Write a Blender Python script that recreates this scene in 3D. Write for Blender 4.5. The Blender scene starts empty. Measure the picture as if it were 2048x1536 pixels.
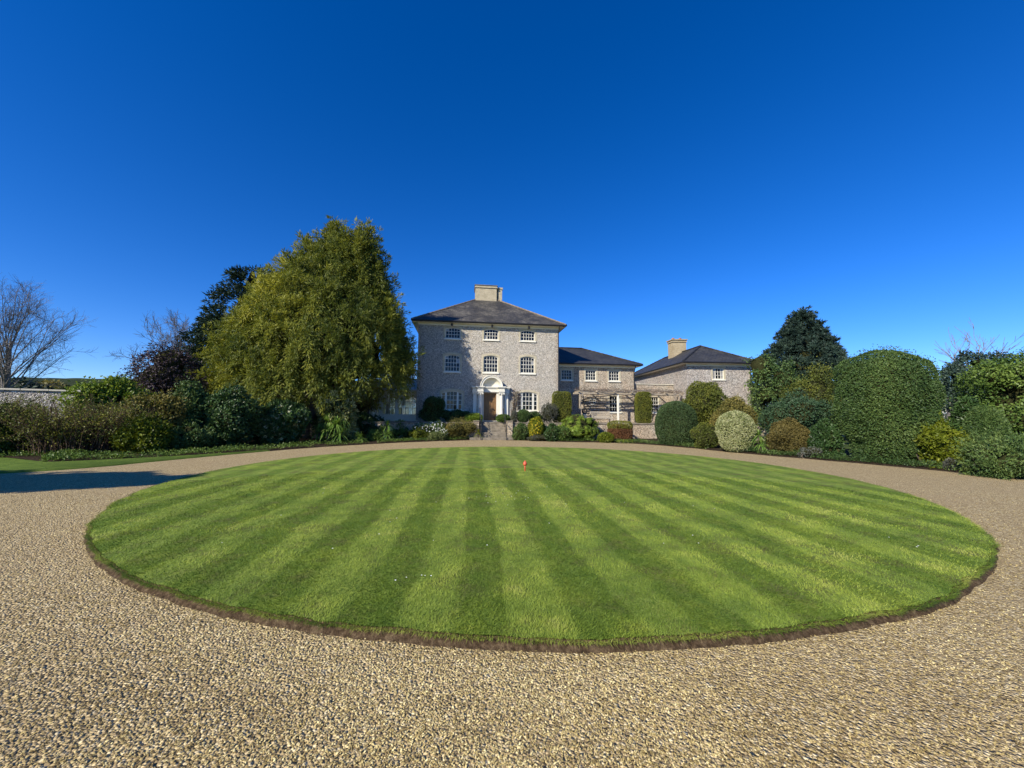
import bpy, math, random
import numpy as np
from mathutils import Vector, Matrix

# ------------------------------------------------------------------ camera, sky, sun, exposure
scene = bpy.context.scene
C = scene.collection
FPX, PITCH, ROLL, CAMH = 770.0, math.radians(4.8), math.radians(0.5), 1.65

cam_d = bpy.data.cameras.new('camera')
cam_d.sensor_fit = 'HORIZONTAL'; cam_d.sensor_width = 36.0
cam_d.lens = 36.0 * FPX / 2048.0
cam_d.clip_start = 0.05; cam_d.clip_end = 5000.0
cam = bpy.data.objects.new('camera', cam_d); C.objects.link(cam)
_r = Vector((1, 0, 0)); _f = Vector((0, math.cos(PITCH), math.sin(PITCH))); _u = Vector((0, -math.sin(PITCH), math.cos(PITCH)))
_r2 = _r * math.cos(ROLL) + _u * math.sin(ROLL); _u2 = _u * math.cos(ROLL) - _r * math.sin(ROLL)
m = Matrix.Identity(4)
for i in range(3):
    m[i][0] = _r2[i]; m[i][1] = _u2[i]; m[i][2] = -_f[i]
m.translation = Vector((0, 0, CAMH))
cam.matrix_world = m
scene.camera = cam

SUN_AZ = math.radians(41.0)     # sun stands behind the camera, this far to the left
SUN_EL = math.radians(32.0)
to_sun = Vector((-math.sin(SUN_AZ) * math.cos(SUN_EL), -math.cos(SUN_AZ) * math.cos(SUN_EL), math.sin(SUN_EL)))

world = bpy.data.worlds.new('World'); scene.world = world; world.use_nodes = True
nt = world.node_tree; nt.nodes.clear()
sky = nt.nodes.new('ShaderNodeTexSky'); sky.sky_type = 'NISHITA'; sky.sun_disc = False
sky.sun_elevation = SUN_EL
sky.sun_rotation = math.atan2(to_sun.x, to_sun.y)
sky.altitude = 50; sky.air_density = 0.8; sky.dust_density = 0.0; sky.ozone_density = 3.0
hsv = nt.nodes.new('ShaderNodeHueSaturation'); hsv.inputs['Saturation'].default_value = 1.36
hsv.inputs['Hue'].default_value = 0.503
bg = nt.nodes.new('ShaderNodeBackground'); bg.inputs['Strength'].default_value = 0.106
wo = nt.nodes.new('ShaderNodeOutputWorld')
nt.links.new(sky.outputs[0], hsv.inputs['Color']); tint = nt.nodes.new('ShaderNodeMix'); tint.data_type = 'RGBA'; tint.blend_type = 'MULTIPLY'; tint.inputs[0].default_value = 1.0; tint.inputs[7].default_value = (.83, .96, 1.30, 1)
nt.links.new(hsv.outputs[0], tint.inputs[6]); nt.links.new(tint.outputs[2], bg.inputs['Color']); nt.links.new(bg.outputs[0], wo.inputs[0])

sun_d = bpy.data.lights.new('sun', 'SUN'); sun_d.energy = 5.0; sun_d.angle = math.radians(0.55); sun_d.color = (1.0, 0.93, 0.80)
sun = bpy.data.objects.new('sun', sun_d); C.objects.link(sun)
sun.rotation_euler = to_sun.to_track_quat('Z', 'Y').to_euler()
sun.location = (-20, -30, 30)

vs = scene.view_settings
vs.view_transform = 'Standard'; vs.look = 'None'; vs.exposure = 0.42; vs.gamma = 1.0; vs.use_curve_mapping = False
scene.cycles.max_bounces = 6; scene.cycles.diffuse_bounces = 3; scene.cycles.transparent_max_bounces = 12

# ------------------------------------------------------------------ pixel -> direction
def ray(px, py):
    x = (px - 1024) / FPX; y = (768 - py) / FPX
    c, s = math.cos(ROLL), math.sin(ROLL); x, y = c * x - s * y, s * x + c * y
    return Vector((x, math.cos(PITCH) - y * math.sin(PITCH), math.sin(PITCH) + y * math.cos(PITCH)))
def gnd(px, py, z=0.0):
    d = ray(px, py); t = (z - CAMH) / d.z
    return Vector((d.x * t, d.y * t, z))
def atY(px, py, Y):
    d = ray(px, py); t = Y / d.y
    return Vector((d.x * t, Y, CAMH + d.z * t))

# ------------------------------------------------------------------ noise
def _hash(ix, iy, iz, seed):
    n = (ix * 374761393 + iy * 668265263 + iz * 2147483647 + seed * 1274126177) & 0xFFFFFFFF
    n = ((n ^ (n >> 13)) * 1274126177) & 0xFFFFFFFF
    n = n ^ (n >> 16)
    return (n & 0xFFFF) / 65535.0
def noise3(P, freq=1.0, seed=0):
    p = np.asarray(P, float) * freq + 1000.0
    i = np.floor(p).astype(np.int64); f = p - i; f = f * f * (3 - 2 * f)
    r = 0
    for a in (0, 1):
        for b in (0, 1):
            for c in (0, 1):
                w = (f[:, 0] if a else 1 - f[:, 0]) * (f[:, 1] if b else 1 - f[:, 1]) * (f[:, 2] if c else 1 - f[:, 2])
                r = r + w * _hash(i[:, 0] + a, i[:, 1] + b, i[:, 2] + c, seed)
    return r * 2 - 1

# ------------------------------------------------------------------ object helpers
def tag(o, label=None, cat=None, group=None, kind=None):
    if label: o['label'] = label
    if cat: o['category'] = cat
    if group: o['group'] = group
    if kind: o['kind'] = kind
    return o
def empty(name, loc=(0, 0, 0), rz=0.0, label=None, cat=None, group=None):
    o = bpy.data.objects.new(name, None); C.objects.link(o)
    o.location = loc; o.rotation_euler = (0, 0, rz); o.empty_display_size = 0.3
    return tag(o, label, cat, group)
def link(name, me, parent=None):
    o = bpy.data.objects.new(name, me); C.objects.link(o)
    if parent is not None: o.parent = parent
    return o
def mesh_np(name, V, F, mats, matidx=None, rnd=None, smooth=False):
    V = np.asarray(V, np.float32); me = bpy.data.meshes.new(name)
    if isinstance(F, np.ndarray): Fs = [F]
    else: Fs = [f for f in F if len(f)]
    me.vertices.add(len(V)); me.vertices.foreach_set('co', V.ravel())
    nl = sum(f.size for f in Fs); npoly = sum(len(f) for f in Fs)
    me.loops.add(nl); me.polygons.add(npoly)
    me.loops.foreach_set('vertex_index', np.concatenate([f.ravel() for f in Fs]).astype(np.int32))
    st = []; o = 0
    for f in Fs:
        k = f.shape[1]; st.append(o + np.arange(len(f)) * k); o += f.size
    me.polygons.foreach_set('loop_start', np.concatenate(st).astype(np.int32))
    for mt in mats: me.materials.append(mt)
    if matidx is not None: me.polygons.foreach_set('material_index', np.asarray(matidx, np.int32))
    if smooth is True: me.polygons.foreach_set('use_smooth', np.ones(npoly, bool))
    elif smooth is not False: me.polygons.foreach_set('use_smooth', np.asarray(smooth, bool))
    if rnd is not None:
        at = me.attributes.new('rnd', 'FLOAT', 'FACE'); at.data.foreach_set('value', np.asarray(rnd, np.float32))
    me.update(calc_edges=True); me.validate()
    return me

class MB:
    def __init__(s): s.v = []; s.f = []; s.m = []
    def quad(s, a, b, c, d, mi=0):
        i = len(s.v); s.v += [tuple(a), tuple(b), tuple(c), tuple(d)]; s.f.append((i, i+1, i+2, i+3)); s.m.append(mi); return s
    def poly(s, pts, mi=0):
        i = len(s.v); s.v += [tuple(p) for p in pts]; s.f.append(tuple(range(i, i + len(pts)))); s.m.append(mi); return s
    def box(s, x0, x1, y0, y1, z0, z1, mi=0):
        i = len(s.v)
        s.v += [(x0,y0,z0),(x1,y0,z0),(x1,y1,z0),(x0,y1,z0),(x0,y0,z1),(x1,y0,z1),(x1,y1,z1),(x0,y1,z1)]
        for q in ((0,3,2,1),(4,5,6,7),(0,1,5,4),(1,2,6,5),(2,3,7,6),(3,0,4,7)):
            s.f.append(tuple(i + k for k in q)); s.m.append(mi)
        return s
    def tube(s, pts, rad, n=8, mi=0, cap=True):
        pts = [Vector(p) for p in pts]
        if not hasattr(rad, '__len__'): rad = [rad] * len(pts)
        i0 = len(s.v)
        for k, p in enumerate(pts):
            t = (pts[min(k+1, len(pts)-1)] - pts[max(k-1, 0)]).normalized()
            a = t.cross(Vector((0, 0, 1)) if abs(t.z) < .95 else Vector((1, 0, 0))).normalized(); b = t.cross(a)
            for j in range(n):
                an = 2 * math.pi * j / n
                s.v.append(tuple(p + (a * math.cos(an) + b * math.sin(an)) * rad[k]))
        for k in range(len(pts) - 1):
            for j in range(n):
                a0 = i0 + k * n + j; a1 = i0 + k * n + (j + 1) % n
                s.f.append((a0, a1, a1 + n, a0 + n)); s.m.append(mi)
        if cap:
            s.f.append(tuple(i0 + j for j in range(n))[::-1]); s.m.append(mi)
            e = i0 + (len(pts) - 1) * n; s.f.append(tuple(e + j for j in range(n))); s.m.append(mi)
        return s
    def lathe(s, prof, cx=0, cy=0, n=16, mi=0):
        i0 = len(s.v)
        for r, z in prof:
            for j in range(n):
                an = 2 * math.pi * j / n; s.v.append((cx + r * math.cos(an), cy + r * math.sin(an), z))
        for k in range(len(prof) - 1):
            for j in range(n):
                a0 = i0 + k*n + j; a1 = i0 + k*n + (j+1) % n
                s.f.append((a0, a1, a1+n, a0+n)); s.m.append(mi)
        s.f.append(tuple(i0 + j for j in range(n))[::-1]); s.m.append(mi)
        e = i0 + (len(prof)-1)*n; s.f.append(tuple(e + j for j in range(n))); s.m.append(mi)
        return s
    def build(s, name, mat, parent=None, smooth=False, bevel=0.0):
        me = bpy.data.meshes.new(name); me.from_pydata(s.v, [], s.f)
        for mt in (mat if isinstance(mat, (list, tuple)) else [mat]): me.materials.append(mt)
        me.polygons.foreach_set('material_index', s.m)
        if smooth: me.polygons.foreach_set('use_smooth', [True] * len(s.f))
        me.update()
        o = link(name, me, parent)
        if bevel:
            b = o.modifiers.new('bevel', 'BEVEL'); b.width = bevel; b.segments = 1; b.limit_method = 'ANGLE'
        return o

# ------------------------------------------------------------------ materials
def lin(r, g, b): return (r, g, b, 1.0)
class NT:
    def __init__(s, name):
        s.mat = bpy.data.materials.new(name); s.mat.use_nodes = True; s.t = s.mat.node_tree
        s.b = s.t.nodes['Principled BSDF']; s.out = s.t.nodes['Material Output']
    def n(s, typ, **kw):
        nd = s.t.nodes.new('ShaderNode' + typ)
        for k, v in kw.items():
            if k in nd.inputs: nd.inputs[k].default_value = v
            else: setattr(nd, k, v)
        return nd
    def l(s, a, b): s.t.links.new(a, b)
    def coord(s, kind='Object'): return s.n('TexCoord').outputs[kind]
    def noise(s, vec, scale, detail=4, rough=0.55):
        nd = s.n('TexNoise'); nd.inputs['Scale'].default_value = scale; nd.inputs['Detail'].default_value = detail
        nd.inputs['Roughness'].default_value = rough; s.l(vec, nd.inputs['Vector']); return nd.outputs['Fac']
    def ramp(s, fac, stops, interp='LINEAR'):
        nd = s.n('ValToRGB'); cr = nd.color_ramp; cr.interpolation = interp
        cr.elements[0].position = stops[0][0]; cr.elements[0].color = lin(*stops[0][1])
        cr.elements[1].position = stops[-1][0]; cr.elements[1].color = lin(*stops[-1][1])
        for p, c in stops[1:-1]:
            e = cr.elements.new(p); e.color = lin(*c)
        s.l(fac, nd.inputs['Fac']); return nd.outputs['Color']
    def mix(s, fac, a, b, mode='MIX'):
        nd = s.n('Mix'); nd.data_type = 'RGBA'; nd.blend_type = mode
        for v, k in ((fac, 0), (a, 6), (b, 7)):
            if isinstance(v, (int, float)): nd.inputs[k].default_value = v
            elif isinstance(v, tuple): nd.inputs[k].default_value = lin(*v)
            else: s.l(v, nd.inputs[k])
        return nd.outputs[2]
    def math(s, op, a, b=0.0):
        nd = s.n('Math'); nd.operation = op
        for v, k in ((a, 0), (b, 1)):
            if isinstance(v, (int, float)): nd.inputs[k].default_value = v
            else: s.l(v, nd.inputs[k])
        return nd.outputs[0]
    def bump(s, h, dist=0.02, strength=1.0):
        nd = s.n('Bump'); nd.inputs['Strength'].default_value = strength; nd.inputs['Distance'].default_value = dist
        s.l(h, nd.inputs['Height']); s.l(nd.outputs[0], s.b.inputs['Normal']); return nd
    def set(s, col=None, rough=None, spec=None, metal=None):
        if col is not None:
            if isinstance(col, tuple): s.b.inputs['Base Color'].default_value = lin(*col)
            else: s.l(col, s.b.inputs['Base Color'])
        if rough is not None: s.b.inputs['Roughness'].default_value = rough
        if spec is not None: s.b.inputs['Specular IOR Level'].default_value = spec
        if metal is not None: s.b.inputs['Metallic'].default_value = metal
        return s.mat

def leafmat(name, stops, rough=0.5, trans=0.25, spec=0.25):
    k = NT(name)
    a = k.n('Attribute'); a.attribute_name = 'rnd'
    col = k.ramp(a.outputs['Fac'], stops)
    k.set(col, rough, spec)
    tr = k.n('BsdfTranslucent'); k.l(k.mix(1.0, col, (1.25, 1.2, 0.7), 'MULTIPLY'), tr.inputs['Color'])
    mx = k.n('MixShader'); mx.inputs[0].default_value = trans
    k.l(k.b.outputs[0], mx.inputs[1]); k.l(tr.outputs[0], mx.inputs[2]); k.l(mx.outputs[0], k.out.inputs['Surface'])
    return k.mat
def plain(name, col, rough=0.6, spec=0.3, var=0.12, scale=3.0, metal=0.0, bump=0.0):
    k = NT(name); v = k.coord()
    n = k.noise(v, scale, 5)
    lo = tuple(c * (1 - var) for c in col); hi = tuple(min(1, c * (1 + var)) for c in col)
    k.set(k.ramp(n, [(0.3, lo), (0.7, hi)]), rough, spec, metal)
    if bump: k.bump(k.noise(v, scale * 6, 4), bump)
    return k.mat

def flint_mat(name, stops, mortar, warm, cell=18.0):
    k = NT(name); v = k.coord()
    wob = k.n('VectorMath', operation='MULTIPLY_ADD')
    nz = k.n('TexNoise'); nz.inputs['Scale'].default_value = 9; k.l(v, nz.inputs['Vector'])
    k.l(nz.outputs['Color'], wob.inputs[0]); wob.inputs[1].default_value = (.06, .06, .06); k.l(v, wob.inputs[2])
    vo = k.n('TexVoronoi'); vo.inputs['Scale'].default_value = cell; k.l(wob.outputs[0], vo.inputs['Vector'])
    sep = k.n('SeparateColor'); k.l(vo.outputs['Color'], sep.inputs[0])
    c1 = k.ramp(sep.outputs[0], stops)
    ve = k.n('TexVoronoi', feature='DISTANCE_TO_EDGE'); ve.inputs['Scale'].default_value = cell; k.l(wob.outputs[0], ve.inputs['Vector'])
    edge = k.ramp(ve.outputs['Distance'], [(0.03, (1, 1, 1)), (0.09, (0, 0, 0))])
    c2 = k.mix(edge, c1, mortar)
    big = k.noise(v, 0.9, 5)
    c3 = k.mix(k.ramp(big, [(0.35, (0, 0, 0)), (0.75, (.75, .75, .75))]), c2, k.mix(1.0, c2, warm, 'MULTIPLY'))
    stain = k.noise(v, 3.2, 6, .65)
    c4 = k.mix(k.ramp(stain, [(0.58, (0, 0, 0)), (0.8, (.4, .4, .4))]), c3, (.22, .20, .17))
    k.set(c4, 0.75, 0.3)
    k.bump(k.ramp(ve.outputs['Distance'], [(0.0, (0, 0, 0)), (0.2, (1, 1, 1))]), 0.05, .9)
    return k.mat
FLINT = flint_mat('flint_rubble', [(0, (.24, .22, .19)), (.2, (.38, .345, .285)), (.5, (.55, .505, .435)), (.8, (.73, .675, .59)), (1, (.90, .86, .76))], (.68, .63, .54), (1.03, .97, .91))
FLINT_W = flint_mat('flint_and_brick', [(0, (.13, .105, .085)), (.3, (.36, .295, .22)), (.6, (.54, .46, .35)), (1, (.84, .77, .62))], (.66, .58, .45), (1.10, .92, .80))
FLINT_G = flint_mat('flint_garden_wall', [(0, (.13, .12, .11)), (.4, (.34, .31, .28)), (1, (.70, .66, .60))], (.58, .54, .48), (1.0, .95, .85), 10)

def slate_mat(name, base, lichen, amt, row=0.22):
    k = NT(name); uv = k.coord('UV')
    br = k.n('TexBrick'); br.offset = .5
    br.inputs['Scale'].default_value = 1.0; br.inputs['Brick Width'].default_value = .32; br.inputs['Row Height'].default_value = row
    br.inputs['Mortar Size'].default_value = .012; br.inputs['Bias'].default_value = 0
    br.inputs['Color1'].default_value = lin(*[c * .8 for c in base]); br.inputs['Color2'].default_value = lin(*[c * 1.3 for c in base])
    br.inputs['Mortar'].default_value = lin(*[c * .35 for c in base]); k.l(uv, br.inputs['Vector'])
    v = k.coord()
    n1 = k.noise(v, .8, 8, .7); n2 = k.noise(v, 4.0, 7, .75)
    fac = k.math('MULTIPLY', k.ramp(n1, [(.40, (0, 0, 0)), (.62, (1, 1, 1))]), k.ramp(n2, [(.40, (0, 0, 0)), (.60, (1, 1, 1))]))
    fac = k.math('MULTIPLY', fac, amt)
    c = k.mix(fac, br.outputs['Color'], lichen)
    k.set(c, .62, .35)
    # courses overlap: each row is a saw-tooth
    sp = k.n('SeparateXYZ'); k.l(uv, sp.inputs[0])
    saw = k.math('FRACT', k.math('DIVIDE', sp.outputs[1], row))
    h = k.math('ADD', k.math('SUBTRACT', 1.0, saw), k.math('MULTIPLY', br.outputs['Fac'], -.6))
    k.bump(h, .025, .8)
    return k.mat
SLATE = slate_mat('weathered_slate', (.040, .038, .036), (.27, .24, .18), .6)
SLATE_D = slate_mat('dark_slate', (.030, .031, .034), (.16, .15, .12), .35)
def brick_mat(name, c1, c2, mort, w=.23, h=.075):
    k = NT(name); v = k.coord()
    br = k.n('TexBrick'); br.inputs['Scale'].default_value = 1; br.inputs['Brick Width'].default_value = w; br.inputs['Row Height'].default_value = h
    br.inputs['Mortar Size'].default_value = .008
    sp = k.n('SeparateXYZ'); k.l(v, sp.inputs[0]); cb = k.n('CombineXYZ')
    k.l(k.math('ADD', sp.outputs[0], sp.outputs[1]), cb.inputs[0]); k.l(sp.outputs[2], cb.inputs[1]); k.l(cb.outputs[0], br.inputs['Vector'])
    br.inputs['Color1'].default_value = lin(*c1); br.inputs['Color2'].default_value = lin(*c2); br.inputs['Mortar'].default_value = lin(*mort)
    n = k.noise(v, 2.5, 5)
    k.set(k.mix(k.ramp(n, [(.4, (0, 0, 0)), (.75, (.6, .6, .6))]), br.outputs['Color'], tuple(c * .55 for c in c1)), .8, .2)
    k.bump(br.outputs['Fac'], -.012, .6)
    return k.mat
BUFF = brick_mat('buff_brick', (.50, .42, .27), (.40, .33, .21), (.52, .47, .36))
REDB = brick_mat('warm_brick', (.48, .38, .21), (.36, .27, .15), (.48, .43, .33))
STONE = plain('pale_stone', (.60, .55, .42), .7, .25, .14, 2.2, bump=.004)
STEPST = plain('weathered_step_stone', (.21, .18, .135), .85, .2, .4, 4.0, bump=.01)
WHITE = plain('white_paint', (.70, .67, .57), .45, .4, .05, 2.0)
CREAM = plain('cream_paint', (.74, .71, .60), .5, .35, .06, 2.0)
IRON = plain('black_iron', (.018, .018, .02), .45, .5, .2, 5.0)
GUTTER = plain('dark_gutter', (.022, .022, .024), .4, .4, .2, 4.0)
LEAD = plain('grey_lead', (.16, .16, .17), .5, .4, .2, 3.0)
POT = plain('terracotta', (.45, .17, .09), .8, .2, .2, 6.0)
TEAK = plain('grey_teak', (.42, .37, .29), .75, .2, .2, 8.0)
BARK = plain('bark', (.13, .105, .08), .9, .15, .35, 6.0, bump=.02)
BARKG = plain('grey_bark', (.20, .18, .155), .9, .15, .3, 5.0)
TIMBER = plain('pergola_timber', (.36, .30, .22), .8, .2, .3, 6.0)
k = NT('window_glass'); GLASS = k.set((.006, .007, .009), .04, .35)
k = NT('curtained_glass'); GLASS_C = k.set((.30, .29, .27), .06, .6)
k = NT('clear_glass')
gl = k.n('BsdfGlossy'); gl.inputs['Roughness'].default_value = .02; tp = k.n('BsdfTransparent'); tp.inputs['Color'].default_value = (.88, .92, .92, 1)
mx = k.n('MixShader'); mx.inputs[0].default_value = .12
k.l(tp.outputs[0], mx.inputs[1]); k.l(gl.outputs[0], mx.inputs[2]); k.l(mx.outputs[0], k.out.inputs['Surface']); CLEAR = k.mat
k = NT('oak_door'); v = k.coord(); mp = k.n('Mapping'); mp.inputs['Scale'].default_value = (14, 14, 1.2); k.l(v, mp.inputs[0])
OAK = k.set(k.ramp(k.noise(mp.outputs[0], 1.6, 6), [(.3, (.13, .072, .026)), (.7, (.27, .155, .06))]), .5, .35)
REDP = plain('red_paint', (.62, .10, .045), .4, .5, .1, 9.0)
BRONZE = plain('dark_bronze', (.02, .02, .018), .5, .4, .3, 9.0)
k = NT('white_petal'); PETAL = k.set((.85, .85, .8), .6, .2)

# ------------------------------------------------------------------ ground, drive, lawn
LC = Vector((0.384, 11.61)); LR = 8.80
ST_A = math.radians(6.0)            # mowing direction, turned left of the view axis
def flat(name, pts, z, mat, kind='structure'):
    mb = MB(); mb.poly([(p[0], p[1], z) for p in pts]); o = mb.build(name, mat); o['kind'] = kind; return o
def catmull(P, n=10, closed=False):
    out = []; N = len(P)
    for i in range(N if closed else N - 1):
        p0, p1, p2, p3 = [np.array(P[(i + k) % N] if closed else P[min(max(i + k, 0), N - 1)], float) for k in (-1, 0, 1, 2)]
        for t in np.linspace(0, 1, n, endpoint=False):
            out.append(.5 * ((2*p1) + (-p0+p2)*t + (2*p0-5*p1+4*p2-p3)*t*t + (-p0+3*p1-3*p2+p3)*t**3))
    if not closed: out.append(np.array(P[-1], float))
    return np.array(out)

k = NT('rough_grass_ground'); v = k.coord()
k.set(k.ramp(k.noise(v, .35, 8, .65), [(.3, (.035, .055, .014)), (.5, (.06, .085, .02)), (.75, (.10, .11, .035))]), .9, .1)
k.bump(k.noise(v, 8, 5), .05); GRASSG = k.mat
mb = MB(); R = 1600; mb.quad((-R, -R, -.06), (R, -R, -.06), (R, R, -.06), (-R, R, -.06)); o = mb.build('ground', GRASSG); o['kind'] = 'structure'

k = NT('gravel'); v = k.coord()
vo = k.n('TexVoronoi'); vo.inputs['Scale'].default_value = 55; k.l(v, vo.inputs['Vector'])
sp = k.n('SeparateColor'); k.l(vo.outputs['Color'], sp.inputs[0])
c = k.ramp(sp.outputs[0], [(0, (.18, .127, .058)), (.3, (.41, .31, .152)), (.6, (.59, .46, .24)), (.85, (.72, .585, .325)), (1, (.84, .725, .46))])
big = k.noise(v, .8, 6, .6)
c = k.mix(k.ramp(big, [(.38, (0, 0, 0)), (.7, (.55, .55, .55))]), c, (.48, .37, .21))
mid = k.noise(v, 5, 5, .7)
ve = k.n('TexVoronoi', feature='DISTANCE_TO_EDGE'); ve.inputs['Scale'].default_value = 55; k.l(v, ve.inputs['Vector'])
c = k.mix(k.ramp(ve.outputs['Distance'], [(.04, (.6, .6, .6)), (.14, (0, 0, 0))]), c, (.16, .115, .065))  # gaps between stones tinted dark: dirt, with their shade painted in as well
c = k.mix(k.ramp(mid, [(.35, (.35, .35, .35)), (.6, (0, 0, 0))]), c, (.37, .275, .15))
k.set(c, 1.0, 0.0)
h1 = k.math('SUBTRACT', 1.0, vo.outputs['Distance']); h2 = k.math('ADD', h1, k.math('MULTIPLY', k.noise(v, 14, 3), 1.2))
k.bump(h2, .016, 1.0); GRAVEL = k.mat
DRIVE_EDGE = [(-40, 6.4), (-22, 8.4), (-15.5, 9.7), (-13.2, 10.9), (-12.3, 12.9), (-11.6, 15.2), (-10.4, 18.6), (-8.0, 22.2), (-5.2, 24.9), (-2.6, 26.5), (0.4, 26.7), (3.0, 25.6),
              (6.0, 25.2), (8.2, 24.0), (9.7, 21.6), (10.9, 18.4), (12.3, 16.0), (13.6, 13.6), (14.6, 11.0), (15.4, 7.5), (16, 0), (16, -14)]
edge = catmull(DRIVE_EDGE, 10)
rng = np.random.default_rng(3)
ew = edge + np.c_[noise3(np.c_[edge, edge[:, 0] * 0], 1.3, 5), noise3(np.c_[edge, edge[:, 0] * 0], 1.3, 6)] * .10
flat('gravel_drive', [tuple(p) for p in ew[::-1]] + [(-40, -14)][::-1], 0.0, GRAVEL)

# soil bed along the drive
k = NT('bed_soil'); v = k.coord()
k.set(k.ramp(k.noise(v, 7, 8, .7), [(.3, (.018, .012, .008)), (.6, (.055, .038, .024)), (.8, (.10, .075, .05))]), .95, .1)
k.bump(k.noise(v, 18, 6, .7), .06); SOIL = k.mat
tn = np.gradient(edge, axis=0); tn /= np.linalg.norm(tn, axis=1)[:, None]; on = np.c_[-tn[:, 1], tn[:, 0]]
vw = np.interp(np.arange(len(edge)), [0, 20, 30, 40, 52, 60], [5.0, 4.2, 3.0, 1.5, .25, 0.0])      # width of the grass verge
def strip(name, sel, offs, mat):
    n_ = len(edge[sel]); V = np.concatenate([np.c_[edge[sel] + on[sel]*o_[:, None], np.full(n_, z_)] for o_, z_ in offs]); F = []
    for a in range(len(offs)-1):
        i = np.arange(n_ - 1); F.append(np.c_[a*n_ + i, a*n_ + i + 1, (a+1)*n_ + i + 1, (a+1)*n_ + i])
    o = link(name, mesh_np(name, V, np.concatenate(F)[:, ::-1], [mat])); o['kind'] = 'structure'
sel = slice(0, 202); w_ = vw[sel]
strip('flower_bed', sel, [(w_, -.02), (w_+.25, .05), (w_+6.5, .12)], SOIL)
k = NT('verge_turf'); v = k.coord()
k.set(k.ramp(k.noise(v, 3, 8, .7), [(.3, (.07, .125, .02)), (.7, (.15, .21, .035))]), .85, .1); k.bump(k.noise(v, 60, 4), .03); VERGE = k.mat
sel = slice(0, 58); w_ = vw[sel]
strip('grass_verge', sel, [(w_*0, -.01), (w_*0+.03, .035), (w_+.12, .06)], VERGE)

# lawn: raised disc with cut soil edge
k = NT('mown_turf'); v = k.coord()
mp = k.n('Mapping'); mp.inputs['Rotation'].default_value = (0, 0, -ST_A); k.l(v, mp.inputs[0])
sx = k.n('SeparateXYZ'); k.l(mp.outputs[0], sx.inputs[0])
wob = k.math('MULTIPLY', k.math('SUBTRACT', k.noise(v, .9, 5), .5), .45)
ph = k.math('MULTIPLY', k.math('ADD', k.math('SUBTRACT', sx.outputs[0], .376), wob), 2 * math.pi / .90)
st = k.ramp(k.math('ADD', k.math('MULTIPLY', k.math('SINE', ph), .5), .5), [(.38, (0, 0, 0)), (.62, (1, 1, 1))])
n1 = k.noise(v, 1.6, 8, .7); n2 = k.noise(v, 38, 5, .7); n3 = k.noise(v, .8, 6, .62); n4 = k.noise(v, 2.6, 6, .65)
dark = k.ramp(n1, [(.3, (.095, .165, .022)), (.5, (.128, .200, .027)), (.7, (.175, .225, .034))])
lite = k.ramp(n1, [(.3, (.185, .265, .046)), (.5, (.240, .315, .056)), (.7, (.315, .365, .072))])
c = k.mix(k.math('MULTIPLY', st, .9), dark, lite)  # light and dark of leaning grass painted in as two turf colours
mps = k.n('Mapping'); mps.inputs['Scale'].default_value = (3.0, .7, 1); k.l(mp.outputs[0], mps.inputs[0])
n5 = k.noise(mps.outputs[0], 1.3, 8, .7)
c = k.mix(k.ramp(n5, [(.41, (.65, .65, .65)), (.54, (0, 0, 0))]), c, k.mix(.35, dark, lite))
c = k.mix(k.ramp(n5, [(.52, (0, 0, 0)), (.66, (.5, .5, .5))]), c, (.33, .41, .055))
c = k.mix(k.ramp(n3, [(.52, (0, 0, 0)), (.66, (.6, .6, .6))]), c, (.295, .365, .045))
c = k.mix(k.ramp(n4, [(.50, (0, 0, 0)), (.64, (.8, .8, .8))]), c, (.140, .145, .042))
c = k.mix(1.0, c, k.ramp(n2, [(.25, (.55, .55, .55)), (.75, (1.4, 1.4, 1.4))]), 'MULTIPLY')
k.set(c, .8, .12); k.bump(k.noise(v, 70, 5, .7), .03, .8); TURF = k.mat
NA = 900
an = np.linspace(0, 2*np.pi, NA, endpoint=False)
jit = noise3(np.c_[np.cos(an)*LR, np.sin(an)*LR, an*0], 1.7, 9) * .03 + noise3(np.c_[np.cos(an)*LR, np.sin(an)*LR, an*0], 7, 10) * .025
def ring(r, z): return np.c_[LC.x + np.cos(an) * r, LC.y + np.sin(an) * r, np.full(NA, z)]
mb = MB(); mb.poly([tuple(p) for p in ring(LR - .10 + jit, .072)]); lawn = mb.build('lawn', TURF); lawn['kind'] = 'structure'
V = np.concatenate([ring(LR - .095 + jit, .068), ring(LR - .075 + jit*.9, .03), ring(LR - .045 + jit*.6, .0), ring(LR + .0 + jit*.5, -.012)])
F = []
for a in range(3):
    i = np.arange(NA); j = (i + 1) % NA; F.append(np.c_[a*NA + i, (a+1)*NA + i, (a+1)*NA + j, a*NA + j])
k = NT('cut_edge_soil'); v = k.coord()
k.set(k.ramp(k.noise(v, 22, 6, .7), [(.3, (.030, .019, .010)), (.5, (.085, .056, .032)), (.62, (.15, .105, .06)), (.8, (.26, .20, .11))]), .95, .1); k.bump(k.noise(v, 40, 5, .7), .03); EDGE = k.mat
link('soil_edge', mesh_np('soil_edge', V, np.concatenate(F), [EDGE]), lawn)

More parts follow.
